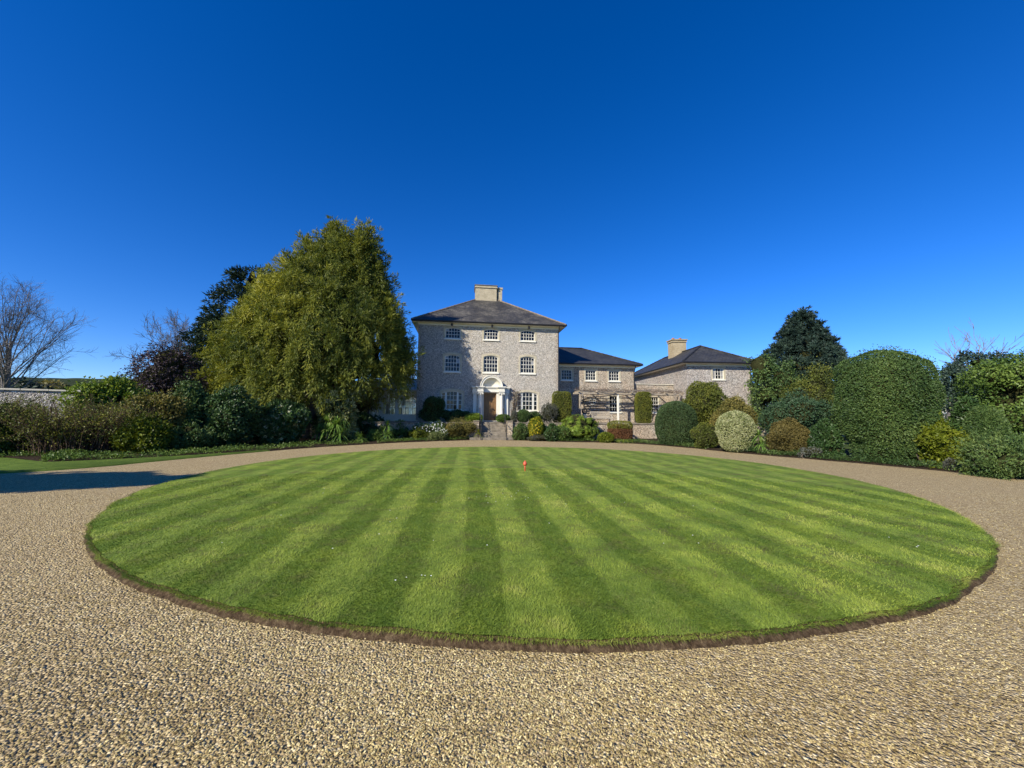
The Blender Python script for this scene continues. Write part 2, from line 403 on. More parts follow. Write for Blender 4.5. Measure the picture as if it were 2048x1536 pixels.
# grass blades (real, mown short, leaning with the stripes)
def blades(n, seed, rmax, hmin, hmax):
    g = np.random.default_rng(seed)
    # density falls with distance from where people stand at the near edge
    m_ = int(n * 4.0)
    d = 2.4 + (g.random(m_) ** 1.7) * 9.5; a = (g.random(m_) - .5) * np.radians(118)
    P = np.c_[d * np.sin(a), d * np.cos(a)]
    rr = np.hypot(P[:, 0] - LC.x, P[:, 1] - LC.y)
    jr = np.interp(np.mod(np.arctan2(P[:, 1] - LC.y, P[:, 0] - LC.x), 2*np.pi), an, jit)
    P = P[rr < rmax + jr][:n]
    return P, g
P, g = blades(270000, 5, LR - .09, .015, .035)
n_ = len(P)
ss = np.cos(ST_A) * P[:, 0] + np.sin(ST_A) * P[:, 1]
strp = np.sin((ss - .376 + (noise3(np.c_[P, P[:, 0]*0], .9, 3)) * .10) * 2*np.pi/.90)
clump = noise3(np.c_[P, P[:, 0]*0], 1.3, 21) * .5 + noise3(np.c_[P, P[:, 0]*0], 3.3, 23) * .45 + noise3(np.c_[P, P[:, 0]*0], 9, 22) * .35
dist = np.hypot(P[:, 0], P[:, 1])
H = (.010 + .016 * g.random(n_)) * (1 + .25 * clump); Wd = .0017 + .0009 * dist * .5
lean = np.c_[(g.random(n_) - .5) * 2.4, (g.random(n_) - .5) * 2.2 + np.sign(strp) * .6]
ang = g.random(n_) * np.pi
side = np.c_[np.cos(ang), np.sin(ang)] * Wd[:, None]
B = np.c_[P, np.full(n_, .070)]
V = np.empty((n_, 3, 3)); V[:, 0] = B; V[:, 1] = B; V[:, 0, :2] -= side; V[:, 1, :2] += side
V[:, 2] = B + np.c_[lean * H[:, None], H]
BL = leafmat('grass_blades', [(0, (.072, .130, .018)), (.35, (.145, .215, .030)), (.6, (.230, .305, .046)), (.85, (.32, .385, .060)), (1, (.39, .42, .10))], .55, .3, .2)
rndv = np.clip(.52 + .11 * np.clip(strp * 3, -1, 1) * (.35 + .65 * np.clip(dist / 6, 0, 1)) + .56 * clump + .26 * (g.random(n_) - .5), 0, 1)  # stripe sheen painted into the blade tone too, weaker close to the camera
o = link('grass_blades', mesh_np('grass_blades', V.reshape(-1, 3), np.arange(n_ * 3).reshape(-1, 3), [BL], rnd=rndv), lawn); o['kind'] = 'stuff'
# scruffy overhanging tufts at the cut edge
g = np.random.default_rng(8); n_ = 42000
aa = np.where(g.random(n_) < .8, g.normal(-np.pi/2, .95, n_), g.random(n_) * 2*np.pi)
jr = np.interp(np.mod(aa, 2*np.pi), an, jit); r0 = LR - .12 + jr + g.random(n_) * .06
B = np.c_[LC.x + np.cos(aa)*r0, LC.y + np.sin(aa)*r0, .05 + .02 * g.random(n_)]
H = .012 + .024 * g.random(n_); out = np.c_[np.cos(aa), np.sin(aa)]
ang = g.random(n_) * np.pi; side = np.c_[np.cos(ang), np.sin(ang)] * .0025
V = np.empty((n_, 3, 3)); V[:, 0] = B; V[:, 1] = B; V[:, 0, :2] -= side; V[:, 1, :2] += side
V[:, 2] = B + np.c_[out * (H * (g.random(n_) * 1.8))[:, None] + (g.random((n_, 2)) - .5) * H[:, None], H * (g.random(n_) * 1.5 - .5)]
rndv = np.clip(.50 + .55 * noise3(np.c_[B[:, :2], B[:, 0]*0], 2.0, 31) + .6 * (g.random(n_) - .4), 0, 1)
o = link('edge_tufts', mesh_np('edge_tufts', V.reshape(-1, 3), np.arange(n_*3).reshape(-1, 3), [BL], rnd=rndv), lawn); o['kind'] = 'stuff'
# daisies in the turf
g = np.random.default_rng(12); V = []; F = []
cl = [(gnd(1013, 991), .5, 6), (gnd(1040, 998), .5, 7), (gnd(950, 1013), .4, 6), (gnd(1045, 1010), .3, 4), (gnd(840, 1180), .12, 5), (gnd(1000, 1080), 2.5, 14), (gnd(1300, 1050), 3.0, 14), (gnd(600, 1090), 3.0, 12), (gnd(1670, 1100), .8, 3)]
for p, s_, q in cl:
    for _ in range(q):
        x, y = p.x + g.normal() * s_, p.y + g.normal() * s_
        if math.hypot(x - LC.x, y - LC.y) > LR - .5: continue
        i = len(V); rad = .006 + .004 * g.random()
        V += [(x + rad*math.cos(t), y + rad*math.sin(t), .105) for t in np.linspace(0, 2*np.pi, 6, endpoint=False)]
        V.append((x, y, .098)); F += [(i + q2, i + (q2+1) % 6, i + 6) for q2 in range(6)]
o = link('daisies', mesh_np('daisies', V, np.array(F), [PETAL]), lawn); o['kind'] = 'stuff'

# gravel stones near the camera, each a real pebble
def pebbles(n, seed):
    g = np.random.default_rng(seed); m_ = n * 3
    d = 1.15 + (g.random(m_) ** 2.3) * 14.0; a = (g.random(m_) - .5) * np.radians(125)
    P = np.c_[d*np.sin(a), d*np.cos(a)]
    rr = np.hypot(P[:, 0] - LC.x, P[:, 1] - LC.y)
    P = P[(rr > LR - .03 - .07*g.random(m_)**3) & ((P[:, 1] < 10) & (P[:, 0] > -12.6) & (P[:, 0] < 13.9) & (g.random(m_) > np.clip((d - 5.0) / 9.0, 0, 1)))][:n]
    n = len(P); d = np.hypot(P[:, 0], P[:, 1])
    octv = np.array([(1,.15,-.3),(.2,1,-.3),(-1,-.1,-.3),(-.15,-1,-.3),(.1,.05,1)], float)
    octf = np.array([(0,1,4),(1,2,4),(2,3,4),(3,0,4)])
    s = (.0030 + .0034 * g.random(n)**1.8) * (1 + .05 * d)
    V = octv[None] * (1 + .5 * (g.random((n, 5, 1)) - .5)) * np.stack([s * (.9 + .8*g.random(n)), s * (.6 + .5*g.random(n)), s * (.42 + .42*g.random(n))], 1)[:, None, :]
    th = g.random(n) * 2*np.pi; ti = (g.random(n) - .5) * 1.1
    c, s_ = np.cos(ti), np.sin(ti); x, z = V[..., 0]*c[:, None] + V[..., 2]*s_[:, None], -V[..., 0]*s_[:, None] + V[..., 2]*c[:, None]
    c, s_ = np.cos(th), np.sin(th); X, Yv = x*c[:, None] - V[..., 1]*s_[:, None], x*s_[:, None] + V[..., 1]*c[:, None]
    W = np.stack([X + P[:, None, 0], Yv + P[:, None, 1], z + (.002 + .005 * g.random(n))[:, None]], -1)
    F = (octf[None] + (np.arange(n) * 5)[:, None, None]).reshape(-1, 3)
    tone = np.clip(g.random(n) ** 1.0 * .9 + .18 * noise3(np.c_[P, P[:, 0]*0], 1.2, 4) + .12 * noise3(np.c_[P, P[:, 0]*0], 5, 14), 0, 1)
    rd = np.hypot(P[:, 0] - LC.x, P[:, 1] - LC.y) - LR
    tone = np.clip(tone + .14 * np.exp(-((rd - .25) / .28)**2), 0, 1)
    trk = np.exp(-((rd - 1.15 - .1*noise3(np.c_[P, P[:, 0]*0], .5, 33))/.22)**2) + np.exp(-((rd - 2.65 - .1*noise3(np.c_[P, P[:, 0]*0], .5, 33))/.25)**2)
    tone = np.clip(tone - .13*trk*(.5 + .5*noise3(np.c_[P, P[:, 0]*0], .9, 34)), 0, 1)
    return W.reshape(-1, 3), F, np.repeat(tone, 4)
PEB = leafmat('pebbles', [(0, (.10, .068, .024)), (.25, (.24, .172, .062)), (.55, (.42, .32, .122)), (.82, (.58, .46, .196)), (1, (.80, .675, .33))], .7, 0.0, .3)
V, F, t = pebbles(162000, 4)
o = link('gravel_stones', mesh_np('gravel_stones', V, F, [PEB], rnd=t)); tag(o, 'loose golden gravel stones lying on the drive around the lawn', 'gravel', kind='stuff')

# far hill with woods
xs = np.linspace(-900, 900, 181); ys = np.linspace(240, 800, 40)
X, Y = np.meshgrid(xs, ys); Pn = np.c_[X.ravel(), Y.ravel(), X.ravel()*0]
Z = 47 * np.clip((60 - X.ravel()) / 200, 0.05, 1) * np.clip((Y.ravel() - 240) / 260, 0, 1) ** 1.1 * (1 + .10 * noise3(Pn, 1/160., 3)) - 1 + noise3(Pn, 1/12., 8) * 1.6 * np.clip((Y.ravel() - 380) / 60, 0, 1)
nx, ny = 181, 40; i = np.arange(nx*ny).reshape(ny, nx)
F = np.c_[i[:-1, :-1].ravel(), i[:-1, 1:].ravel(), i[1:, 1:].ravel(), i[1:, :-1].ravel()]
k = NT('wooded_hill'); v = k.coord()
k.set(k.ramp(k.noise(v, .03, 8, .7), [(.3, (.016, .026, .014)), (.55, (.035, .045, .02)), (.7, (.075, .095, .03))]), .95, .05); k.bump(k.noise(v, .2, 6), 1.5); HILL = k.mat
o = link('hill', mesh_np('hill', np.c_[Pn[:, :2], Z], F, [HILL], smooth=True)); o['kind'] = 'structure'

# ------------------------------------------------------------------ buildings
HA = math.radians(7.3); HO = atY(838, 640, 30.0); HO.z = 0
HU = Vector((math.cos(HA), math.sin(HA), 0)); HV = Vector((-math.sin(HA), math.cos(HA), 0))
def hl(u, v, z=0): return HO + HU * u + HV * v + Vector((0, 0, z))     # house-local to world
TZ = 1.2                                                            # terrace level

_pm = MB(); _pm.quad((-.5, 0, -.5), (.5, 0, -.5), (.5, 0, .5), (-.5, 0, .5))
def pane_mesh(mat, nm):
    me = bpy.data.meshes.new(nm); me.from_pydata(_pm.v, [], _pm.f); me.materials.append(mat); me.update(); return me
PANE = {'dark': pane_mesh(GLASS, 'pane'), 'curtain': pane_mesh(GLASS_C, 'pane_curtain'), 'clear': pane_mesh(CLEAR, 'pane_clear')}
prng = random.Random(5)
def pane(parent, x0, x1, z0, z1, y, kind='dark'):
    o = bpy.data.objects.new('pane', PANE[kind]); C.objects.link(o); o.parent = parent
    o.location = ((x0+x1)/2, y, (z0+z1)/2); o.scale = (x1-x0, 1, z1-z0)
    o.rotation_euler = (prng.gauss(0, .012), 0, prng.gauss(0, .012))
    return o
def arch_pts(u0, u1, z1, rise, n=10):
    """points of a segmental arch from left springing to right; crown at z1"""
    out = []
    for i in range(n + 1):
        t = i / n; out.append((u0 + (u1-u0)*t, z1 - rise + rise * (1 - (2*t-1)**2)))
    return out
def wall_front(u0, u1, z0, z1, y, ops, mb, depth=.16, mi=0, mi_rev=1):
    """front wall in plane y (facing -y) with rectangular or arched openings (u0,u1,z0,z1,rise)"""
    us = sorted({u0, u1, *[o[0] for o in ops], *[o[1] for o in ops]}); zs = sorted({z0, z1, *[o[2] for o in ops], *[o[3] for o in ops]})
    for a, b in zip(us, us[1:]):
        for c, d in zip(zs, zs[1:]):
            cu, cz = (a+b)/2, (c+d)/2
            if any(o[0] < cu < o[1] and o[2] < cz < o[3] for o in ops): continue
            mb.quad((a, y, c), (b, y, c), (b, y, d), (a, y, d), mi)
    for o in ops:
        a, b, c, d, rise = o
        mb.quad((a, y, c), (a, y, d - rise), (a, y+depth, d - rise), (a, y+depth, c), mi_rev)
        mb.quad((b, y, c), (b, y+depth, c), (b, y+depth, d - rise), (b, y, d - rise), mi_rev)
        mb.quad((a, y, c), (a, y+depth, c), (b, y+depth, c), (b, y, c), mi_rev)
        ap = arch_pts(a, b, d, rise)
        for p, q in zip(ap, ap[1:]):
            mb.quad((p[0], y, p[1]), (p[0], y+depth, p[1]), (q[0], y+depth, q[1]), (q[0], y, q[1]), mi_rev)
            if rise: mb.quad((p[0], y, p[1]), (q[0], y, q[1]), (q[0], y, d), (p[0], y, d), mi)
def window(parent, u0, u1, z0, z1, y, cols, rows, rise=0.0, depth=.14, sur=.15, tri=False, name='window', kind='dark', curtain=0.0, surmat=None, sill=True):
    w = bpy.data.objects.new(name, None); C.objects.link(w); w.parent = parent; w.location = (0, 0, 0); w.empty_display_size = .1
    yg = y + depth - .02
    fw = .055
    mb = MB()
    mb.box(u0, u0+fw, yg-.06, yg+.03, z0, z1-rise*.15); mb.box(u1-fw, u1, yg-.06, yg+.03, z0, z1-rise*.15); mb.box(u0+fw, u1-fw, yg-.062, yg+.03, z0, z0+fw*1.3)
    ap = arch_pts(u0+fw, u1-fw, z1, rise)
    for p, q in zip(ap, ap[1:]):
        mb.quad((p[0], yg-.055, p[1]-fw), (q[0], yg-.055, q[1]-fw), (q[0], yg-.055, q[1]+.02), (p[0], yg-.055, p[1]+.02))
        mb.quad((p[0], yg-.055, p[1]-fw), (p[0], yg+.03, p[1]-fw), (q[0], yg+.03, q[1]-fw), (q[0], yg-.055, q[1]-fw))
    mb.build('frame', WHITE, w)
    bars = MB(); bw = .014; a, b = u0+fw, u1-fw; c, d = z0+fw*1.3, z1-fw*.5
    if tri:
        m1, m2 = a + (b-a)*.20, a + (b-a)*.80; mw = .075
        bars.box(m1-mw, m1+mw, yg-.058, yg+.02, c, d); bars.box(m2-mw, m2+mw, yg-.058, yg+.02, c, d)
        spans = [(a, m1-mw, 1), (m1+mw, m2-mw, 3), (m2+mw, b, 1)]
    else: spans = [(a, b, cols)]
    midr = rows // 2
    for r in range(1, rows):
        zz = c + (d-c)*r/rows; hh = bw*1.45 if r == midr and rows > 3 else bw
        for sa, sb, _n in spans: bars.box(sa, sb, yg-.036, yg+.016, zz-hh, zz+hh)
    for sa, sb, nn in spans:
        for q in range(1, nn):
            uu = sa + (sb-sa)*q/nn; bars.box(uu-bw, uu+bw, yg-.034, yg+.015, c, d)
    bars.build('glazing_bars', WHITE, w)
    for sa, sb, nn in spans:
        for q in range(nn):
            for r in range(rows):
                kd = kind
                if curtain and (q in (0, nn-1)) and prng.random() < curtain: kd = 'curtain'
                pane(w, sa+(sb-sa)*q/nn, sa+(sb-sa)*(q+1)/nn, c+(d-c)*r/rows, c+(d-c)*(r+1)/rows, yg, kd)
    if sill:
        mb = MB(); mb.box(u0-.10, u1+.10, y-.09, y+depth-.03, z0-.11, z0-.002); mb.build('sill', CREAM, w, bevel=.01)
    if sur:
        mb = MB(); yp = y-.012
        mb.box(u0-sur, u0-.003, yp, y+.01, z0, z1-rise); mb.box(u1+.003, u1+sur, yp, y+.01, z0, z1-rise)
        ai = arch_pts(u0-.003, u1+.003, z1+.003, rise); ao = arch_pts(u0-sur, u1+sur, z1+sur*1.2, rise + (.03 if rise else 0))
        n = len(ai)-1
        for i in range(n):
            mb.quad((ai[i][0], yp, ai[i][1]), (ai[i+1][0], yp, ai[i+1][1]), (ao[i+1][0], yp, ao[i+1][1]), (ao[i][0], yp, ao[i][1]))
            mb.quad((ao[i][0], yp, ao[i][1]), (ao[i+1][0], yp, ao[i+1][1]), (ao[i+1][0], y+.01, ao[i+1][1]), (ao[i][0], y+.01, ao[i][1]))
        mb.quad((u0-sur, yp, z1-rise), (u0-.003, yp, z1-rise), ai[0][:1]+(yp,)+ai[0][1:], ao[0][:1]+(yp,)+ao[0][1:])
        mb.quad((u1+.003, yp, z1-rise), (u1+sur, yp, z1-rise), ao[n][:1]+(yp,)+ao[n][1:], ai[n][:1]+(yp,)+ai[n][1:])
        mb.build('surround', surmat or BUFFS, w)
    return w
BUFFS = brick_mat('pale_brick_surround', (.56, .49, .33), (.50, .43, .29), (.58, .53, .42), .11, .075)

def hip_roof(parent, u0, u1, v0, v1, z, rise, mat, over=.5, axis='u', fascia=CREAM, ends=(True, True)):
    a, b, c, d = u0-over, u1+over, v0-over, v1+over
    zt = z + .14
    if axis == 'u':
        h = (d-c)/2; r0 = Vector((a + h*.98 if ends[0] else a, (c+d)/2, zt+rise)); r1 = Vector((b - h*.98 if ends[1] else b, (c+d)/2, zt+rise))
        if r0.x > r1.x: r0.x = r1.x = (a+b)/2
    else:
        h = (b-a)/2; r0 = Vector(((a+b)/2, c + h*.98 if ends[0] else c, zt+rise)); r1 = Vector(((a+b)/2, d - h*.98 if ends[1] else d, zt+rise))
        if r0.y > r1.y: r0.y = r1.y = (c+d)/2
    A, B, D_, E_ = Vector((a, c, zt)), Vector((b, c, zt)), Vector((b, d, zt)), Vector((a, d, zt))
    if axis == 'u': faces = [(A, B, r1, r0), (B, D_, r1), (D_, E_, r0, r1), (E_, A, r0)]
    else: faces = [(A, B, r0), (B, D_, r1, r0), (D_, E_, r1), (E_, A, r0, r1)]
    me = bpy.data.meshes.new('roof'); V = []; F = []; UV = []
    for f in faces:
        e = (f[1]-f[0]).normalized(); nrm = (f[1]-f[0]).cross(f[2]-f[0]).normalized(); w = nrm.cross(e)
        i = len(V); V += [tuple(p) for p in f]; F.append(tuple(range(i, i+len(f))))
        UV += [((p-f[0]).dot(e), (p-f[0]).dot(w)) for p in f]
    me.from_pydata(V, [], F); uvl = me.uv_layers.new(name='UVMap')
    for i, q in enumerate(UV): uvl.data[i].uv = q
    me.materials.append(mat); me.update(); roof = link('roof', me, parent)
    caps = [(A, r0), (B, r0 if axis != 'u' else r1), (D_, r1), (E_, r1 if axis != 'u' else r0)]
    for p, q in caps:
        mb = MB(); n = max(4, int((q-p).length/.45))
        for i in range(n):
            s_, t_ = p.lerp(q, i/n), p.lerp(q, (i+1)/n); mb.tube([s_ + Vector((0,0,.0)), t_ + Vector((0,0,.03))], [.09, .075], 6)
        mb.build('hip_tiles', mat if mat is not SLATE else HIPT, roof)
    if (r1-r0).length > .1:
        mb = MB(); mb.tube([r0, r1], .10, 6); mb.build('ridge_tiles', HIPT if mat is SLATE else mat, roof)
    mb = MB()   # boxed eaves: soffit
    for (x0, x1, y0, y1) in ((a, b, c, v0-.001), (a, b, v1+.001, d), (a, u0-.001, v0-.001, v1+.001), (u1+.001, b, v0-.001, v1+.001)):
        mb.quad((x0, y0, z), (x0, y1, z), (x1, y1, z), (x1, y0, z))
    mb.build('soffit', fascia, parent)
    mb = MB(); t = .03
    mb.box(a+.02, b-.02, c+.02, c+.02+t, z-.005, zt-.02); mb.box(a+.02, b-.02, d-.02-t, d-.02, z-.005, zt-.02); mb.box(a+.02, a+.02+t, c+.055, d-.055, z-.005, zt-.02); mb.box(b-.02-t, b-.02, c+.055, d-.055, z-.005, zt-.02)
    mb.build('fascia', GUTTER, parent)
    for p, q in ((A, B), (B, D_), (D_, E_), (E_, A)):
        dn = (q-p).normalized(); mb = MB(); mb.tube([p - dn*.06 + Vector((0,0,-.05)), q + dn*.06 + Vector((0,0,-.05))], .065, 8); mb.build('gutter', GUTTER, parent)
    mb = MB()   # frieze board on the wall under the soffit
    mb.box(u0-.03, u1+.03, v0-.04, v0-.004, z-.17, z-.004); mb.build('frieze', fascia, parent)
    return roof
HIPT = plain('hip_tile_clay', (.20, .16, .12), .85, .2, .4, 5.0)

def downpipe(parent, u, v, z0, z1, over):
    mb = MB(); mb.tube([(u, v-over+.05, z1+.05), (u, v-over+.1, z1-.1), (u, v-.09, z1-.55), (u, v-.09, z0)], .042, 8); mb.build('downpipe', GUTTER, parent)

# --- main house
house = empty('country_house', HO, HA, 'three-storey flint country house with hipped slate roof and white shell-hooded porch', 'house')
W_, D_H = 11.35, 10.6
WIN = []
for (a, b) in ((2.08, 3.28), (5.16, 6.33), (8.15, 9.33)):
    WIN.append((a, b, 7.80, 8.70, .10)); WIN.append((a, b, 5.14, 6.52, .12))
G1 = (1.88, 3.52, 2.12, 3.62, .16); G3 = (7.94, 9.58, 2.12, 3.62, .16)
DOOR = (5.22, 6.22, 1.30, 3.48, 0.0)
mb = MB(); wall_front(0, W_, 0.9, 9.0, 0, WIN + [G1, G3, DOOR], mb)
mb.quad((0, D_H, .9), (0, 0, .9), (0, 0, 9), (0, D_H, 9)); mb.quad((W_, 0, .9), (W_, D_H, .9), (W_, D_H, 9), (W_, 0, 9)); mb.quad((W_, D_H, .9), (0, D_H, .9), (0, D_H, 9), (W_, D_H, 9))
mb.build('wall', [FLINT, BUFFS], house)
for (a, b) in ((2.08, 3.28), (5.16, 6.33), (8.15, 9.33)):
    window(house, a, b, 7.80, 8.70, 0, 5, 3, .10, curtain=.12)
    window(house, a, b, 5.14, 6.52, 0, 5, 4, .12, curtain=.12)
window(house, *G1[:4], 0, 5, 4, .16, tri=True); window(house, *G3[:4], 0, 5, 4, .16, tri=True)
# brick quoins at the corners, alternating long and short
for side, uu in ((-1, 0.0), (1, W_)):
    for q in range(17):
        w = .42 if q % 2 else .26; z0 = 1.3 + q*.44
        mb = MB(); a, b = (uu-.012, uu+w) if side < 0 else (uu-w, uu+.012); mb.box(a, b, -.012, .05, z0+.01, z0+.42)
        mb.build('quoin', QUOIN if 'QUOIN' in globals() else globals().setdefault('QUOIN', flint_mat('quoin_flint', [(0, (.2, .18, .16)), (.5, (.46, .41, .36)), (1, (.72, .66, .56))], (.58, .52, .42), (1.05, .95, .85), 14)), house)
hip_roof(house, 0, W_, 0, D_H, 9.0, 3.75, SLATE, over=.5, axis='u')
downpipe(house, W_-.06, 0, 1.25, 9.0, .5)
for u in (2.6, 5.8, 8.8):      # small lamps under the eaves
    mb = MB(); mb.lathe([(.02, 9.0), (.05, 8.97), (.09, 8.9), (.09, 8.8), (.05, 8.75)][::-1], u, -.28, 10); mb.build('eaves_lamp', IRON, house)
ch = MB(); cu, cv = 5.65, D_H/2
ch.box(cu-1.10, cu+.88, cv-.75, cv+.75, 11.6, 13.62); ch.box(cu+.88, cu+1.0, cv-.2, cv+.6, 11.6, 13.6); ch.box(cu+1.0, cu+1.42, cv-.55, cv+.6, 11.6, 13.6)
cho = ch.build('chimney', BUFF, house)
mb = MB(); mb.box(cu-1.17, cu+.95, cv-.83, cv+.83, 13.62, 13.70); mb.box(cu-1.13, cu+.91, cv-.79, cv+.79, 13.705, 13.84); mb.box(cu+.96, cu+1.48, cv-.61, cv+.66, 13.605, 13.78); mb.build('cap', BUFF, cho)
mb = MB(); mb.box(cu-1.19, cu+.97, cv-.85, cv+.85, 13.845, 13.90); mb.build('flashing', LEAD, cho)

# porch
por = bpy.data.objects.new('porch', None); C.objects.link(por); por.parent = house; por.empty_display_size = .2
zt = 3.55
def pilaster(u, w, yf, name='pilaster'):
    mb = MB(); mb.box(u-w/2, u+w/2, yf, -.004, 1.42, zt-.22); mb.box(u-w/2-.05, u+w/2+.05, yf-.05, -.004, TZ, 1.415)
    mb.box(u-w/2-.03, u+w/2+.03, yf-.03, -.004, zt-.215, zt-.10); mb.box(u-w/2-.07, u+w/2+.07, yf-.07, -.004, zt-.095, zt-.002); mb.build(name, WHITE, por, bevel=.01)
pilaster(4.52, .30, -.14); pilaster(7.02, .30, -.14)
for u in (4.93, 6.60):
    mb = MB(); mb.lathe([(.20, TZ), (.20, TZ+.08), (.17, TZ+.10), (.19, TZ+.16), (.145, TZ+.21), (.148, 2.2), (.125, zt-.30), (.125, zt-.26), (.15, zt-.24), (.13, zt-.20), (.20, zt-.10)], u, -.36, 20)
    col = mb.build('column', WHITE, por, smooth=True)
    mb = MB(); mb.box(u-.21, u+.21, -.57, -.15, zt-.095, zt-.002)
    for s_ in (-1, 1): mb.tube([(u+s_*.17, -.56, zt-.13), (u+s_*.17, -.17, zt-.13)], .065, 10)
    mb.build('capital', WHITE, col)
mb = MB()       # panelled reveal walls either side of the door
mb.box(4.72, 5.215, -.10, -.005, TZ, zt-.005); mb.box(6.225, 6.82, -.10, -.005, TZ, zt-.005); mb.build('reveal_panel', WHITE, por, bevel=.01)
mb = MB()
for (u0, u1, yf) in ((4.30, 7.24, -.22), (4.68, 5.16, -.62), (6.36, 6.84, -.62)):
    e = .0 if yf > -.3 else .006
    mb.box(u0, u1, yf, -.006, zt+e, zt+.14); mb.box(u0+.02, u1-.02, yf+.02, -.006, zt+.141, zt+.30-e); mb.box(u0-.05, u1+.05, yf-.05, -.006, zt+.301+e, zt+.36); mb.box(u0-.09, u1+.09, yf-.09, -.006, zt+.361, zt+.43+e)
mb.build('entablature', WHITE, por)
# shell hood: arch ring and fluted quarter dome
cu, cz, Ro, Ri = 5.80, zt+.435, .86, .70
hood = MB(); NS = 28
for i in range(NS):
    a0, a1 = math.pi*i/NS, math.pi*(i+1)/NS
    def pt(r, a, y): return (cu - r*math.cos(a), y, cz + r*math.sin(a))
    hood.quad(pt(Ri, a0, -.50), pt(Ri, a1, -.50), pt(Ro-.06, a1, -.50), pt(Ro-.06, a0, -.50)[0:3])
    hood.quad(pt(Ro-.06, a0, -.50), pt(Ro-.06, a1, -.50), pt(Ro, a1, -.56), pt(Ro, a0, -.56))
    hood.quad(pt(Ro, a0, -.56), pt(Ro, a1, -.56), pt(Ro+.03, a1, -.54), pt(Ro+.03, a0, -.54))
    hood.quad(pt(Ro+.03, a0, -.54), pt(Ro+.03, a1, -.54), pt(Ro+.03, a1, -.004), pt(Ro+.03, a0, -.004))
    hood.quad(pt(Ri, a0, -.50), pt(Ri, a0, -.44), pt(Ri, a1, -.44), pt(Ri, a1, -.50))
hood.build('hood_arch', WHITE, por)
sh = MB(); NF = 66; NR = 8
gridp = []
for i in range(NF+1):
    a = math.pi*i/NF; row = []
    for j in range(NR+1):
        t = j/NR; fl = 1 + .035*math.cos(i*math.pi*2/3.0)*t
        r = Ri*t; y = -.44 + .42*math.sqrt(max(0, 1-t*t)) * (1)
        row.append((cu - r*math.cos(a)*fl, y + .02*math.cos(i*math.pi*2/3.0)*t, cz + r*math.sin(a)*fl))
    gridp.append(row)
for i in range(NF):
    for j in range(NR): sh.quad(gridp[i][j], gridp[i][j+1], gridp[i+1][j+1], gridp[i+1][j])
sh.build('shell', CREAM, por)
# door
door = bpy.data.objects.new('door', None); C.objects.link(door); door.parent = house; door.empty_display_size = .2
mb = MB(); mb.box(5.22, 5.29, .02, .20, 1.30, 3.478); mb.box(6.15, 6.219, .02, .20, 1.30, 3.478); mb.box(5.29, 6.15, .02, .20, 3.40, 3.478); mb.build('door_frame', OAK, door)
mb = MB()
for (a, b) in ((5.292, 5.40), (5.67, 5.77), (6.04, 6.148)): mb.box(a, b, .10, .15, 1.31, 3.398)
for (c, d) in ((1.31, 1.52), (2.02, 2.16), (2.80, 2.94), (3.28, 3.398)):
    for (a, b) in ((5.40, 5.67), (5.77, 6.04)): mb.box(a, b, .102, .15, c, d)
mb.build('door_rails', OAK, door)
for (a, b) in ((5.40, 5.67), (5.77, 6.04)):
    for (c, d) in ((1.52, 2.02), (2.16, 2.80), (2.94, 3.28)):
        mb = MB(); mb.box(a+.001, b-.001, .125, .15, c+.001, d-.001); mb.box(a+.04, b-.04, .11, .126, c+.04, d-.04); mb.build('door_panel', OAK, door)
mb = MB(); mb.lathe([(.012, 0), (.03, .02), (.035, .04), (.02, .06)], 0, 0, 10); o = mb.build('door_knob', BRONZE, door); o.location = (6.08, .10, 2.12); o.rotation_euler = (math.pi/2, 0, 0)
mb = MB(); mb.box(5.15, 6.29, -.12, .2, TZ+.004, 1.30); mb.build('doorstep', STONE, house, bevel=.02)

# --- wing
SB = 2.0
wing = empty('house_wing', HO, HA, 'lower two-storey flint and brick wing joined to the tall house', 'house')
WX1 = 18.85; wo_ = []
UW = [(12.08, 13.05), (14.28, 15.24), (16.42, 17.40)]
for a, b in UW: wo_.append((a, b, 4.86, 5.78, 0.0))
GW = [(16.45, 17.45, 2.10, 3.52, 0.0)]
mb = MB(); wall_front(W_+.003, WX1, .9, 6.2, SB, wo_ + GW, mb)
mb.quad((WX1, SB, .9), (WX1, SB+7.6, .9), (WX1, SB+7.6, 6.2), (WX1, SB, 6.2)); mb.quad((WX1, SB+7.6, .9), (W_, SB+7.6, .9), (W_, SB+7.6, 6.2), (WX1, SB+7.6, 6.2))
mb.build('wall', [FLINT_W, BUFFS], wing)
for a, b in UW: window(wing, a, b, 4.86, 5.78, SB, 4, 3, sur=.14)
window(wing, 16.45, 17.45, 2.10, 3.52, SB, 4, 4, sur=.14)
hip_roof(wing, W_+.55, WX1, SB, SB+7.6, 6.2, 2.05, SLATE_D, over=.5, axis='u', ends=(False, True))
downpipe(wing, WX1-.12, SB, 1.25, 6.2, .5)
# round window under the pergola
rw = bpy.data.objects.new('round_window', None); C.objects.link(rw); rw.parent = wing; rw.empty_display_size = .1
mb = MB()
pts = [(14.88 + .27*math.cos(t), SB-.03, 3.03 + .27*math.sin(t)) for t in np.linspace(0, 2*np.pi, 21)]; mb.tube(pts, .05, 6)
mb.box(14.80, 14.84, SB-.035, SB-.01, 2.80, 3.26); mb.box(14.94, 14.98, SB-.035, SB-.01, 2.80, 3.26); mb.box(14.66, 15.10, SB-.04, SB-.012, 3.01, 3.05); mb.build('frame', WHITE, rw)
mb = MB(); mb.poly([(14.88 + .25*math.cos(t), SB-.008, 3.03 + .25*math.sin(t)) for t in np.linspace(0, 2*np.pi, 20, endpoint=False)]); mb.build('pane', GLASS, rw)

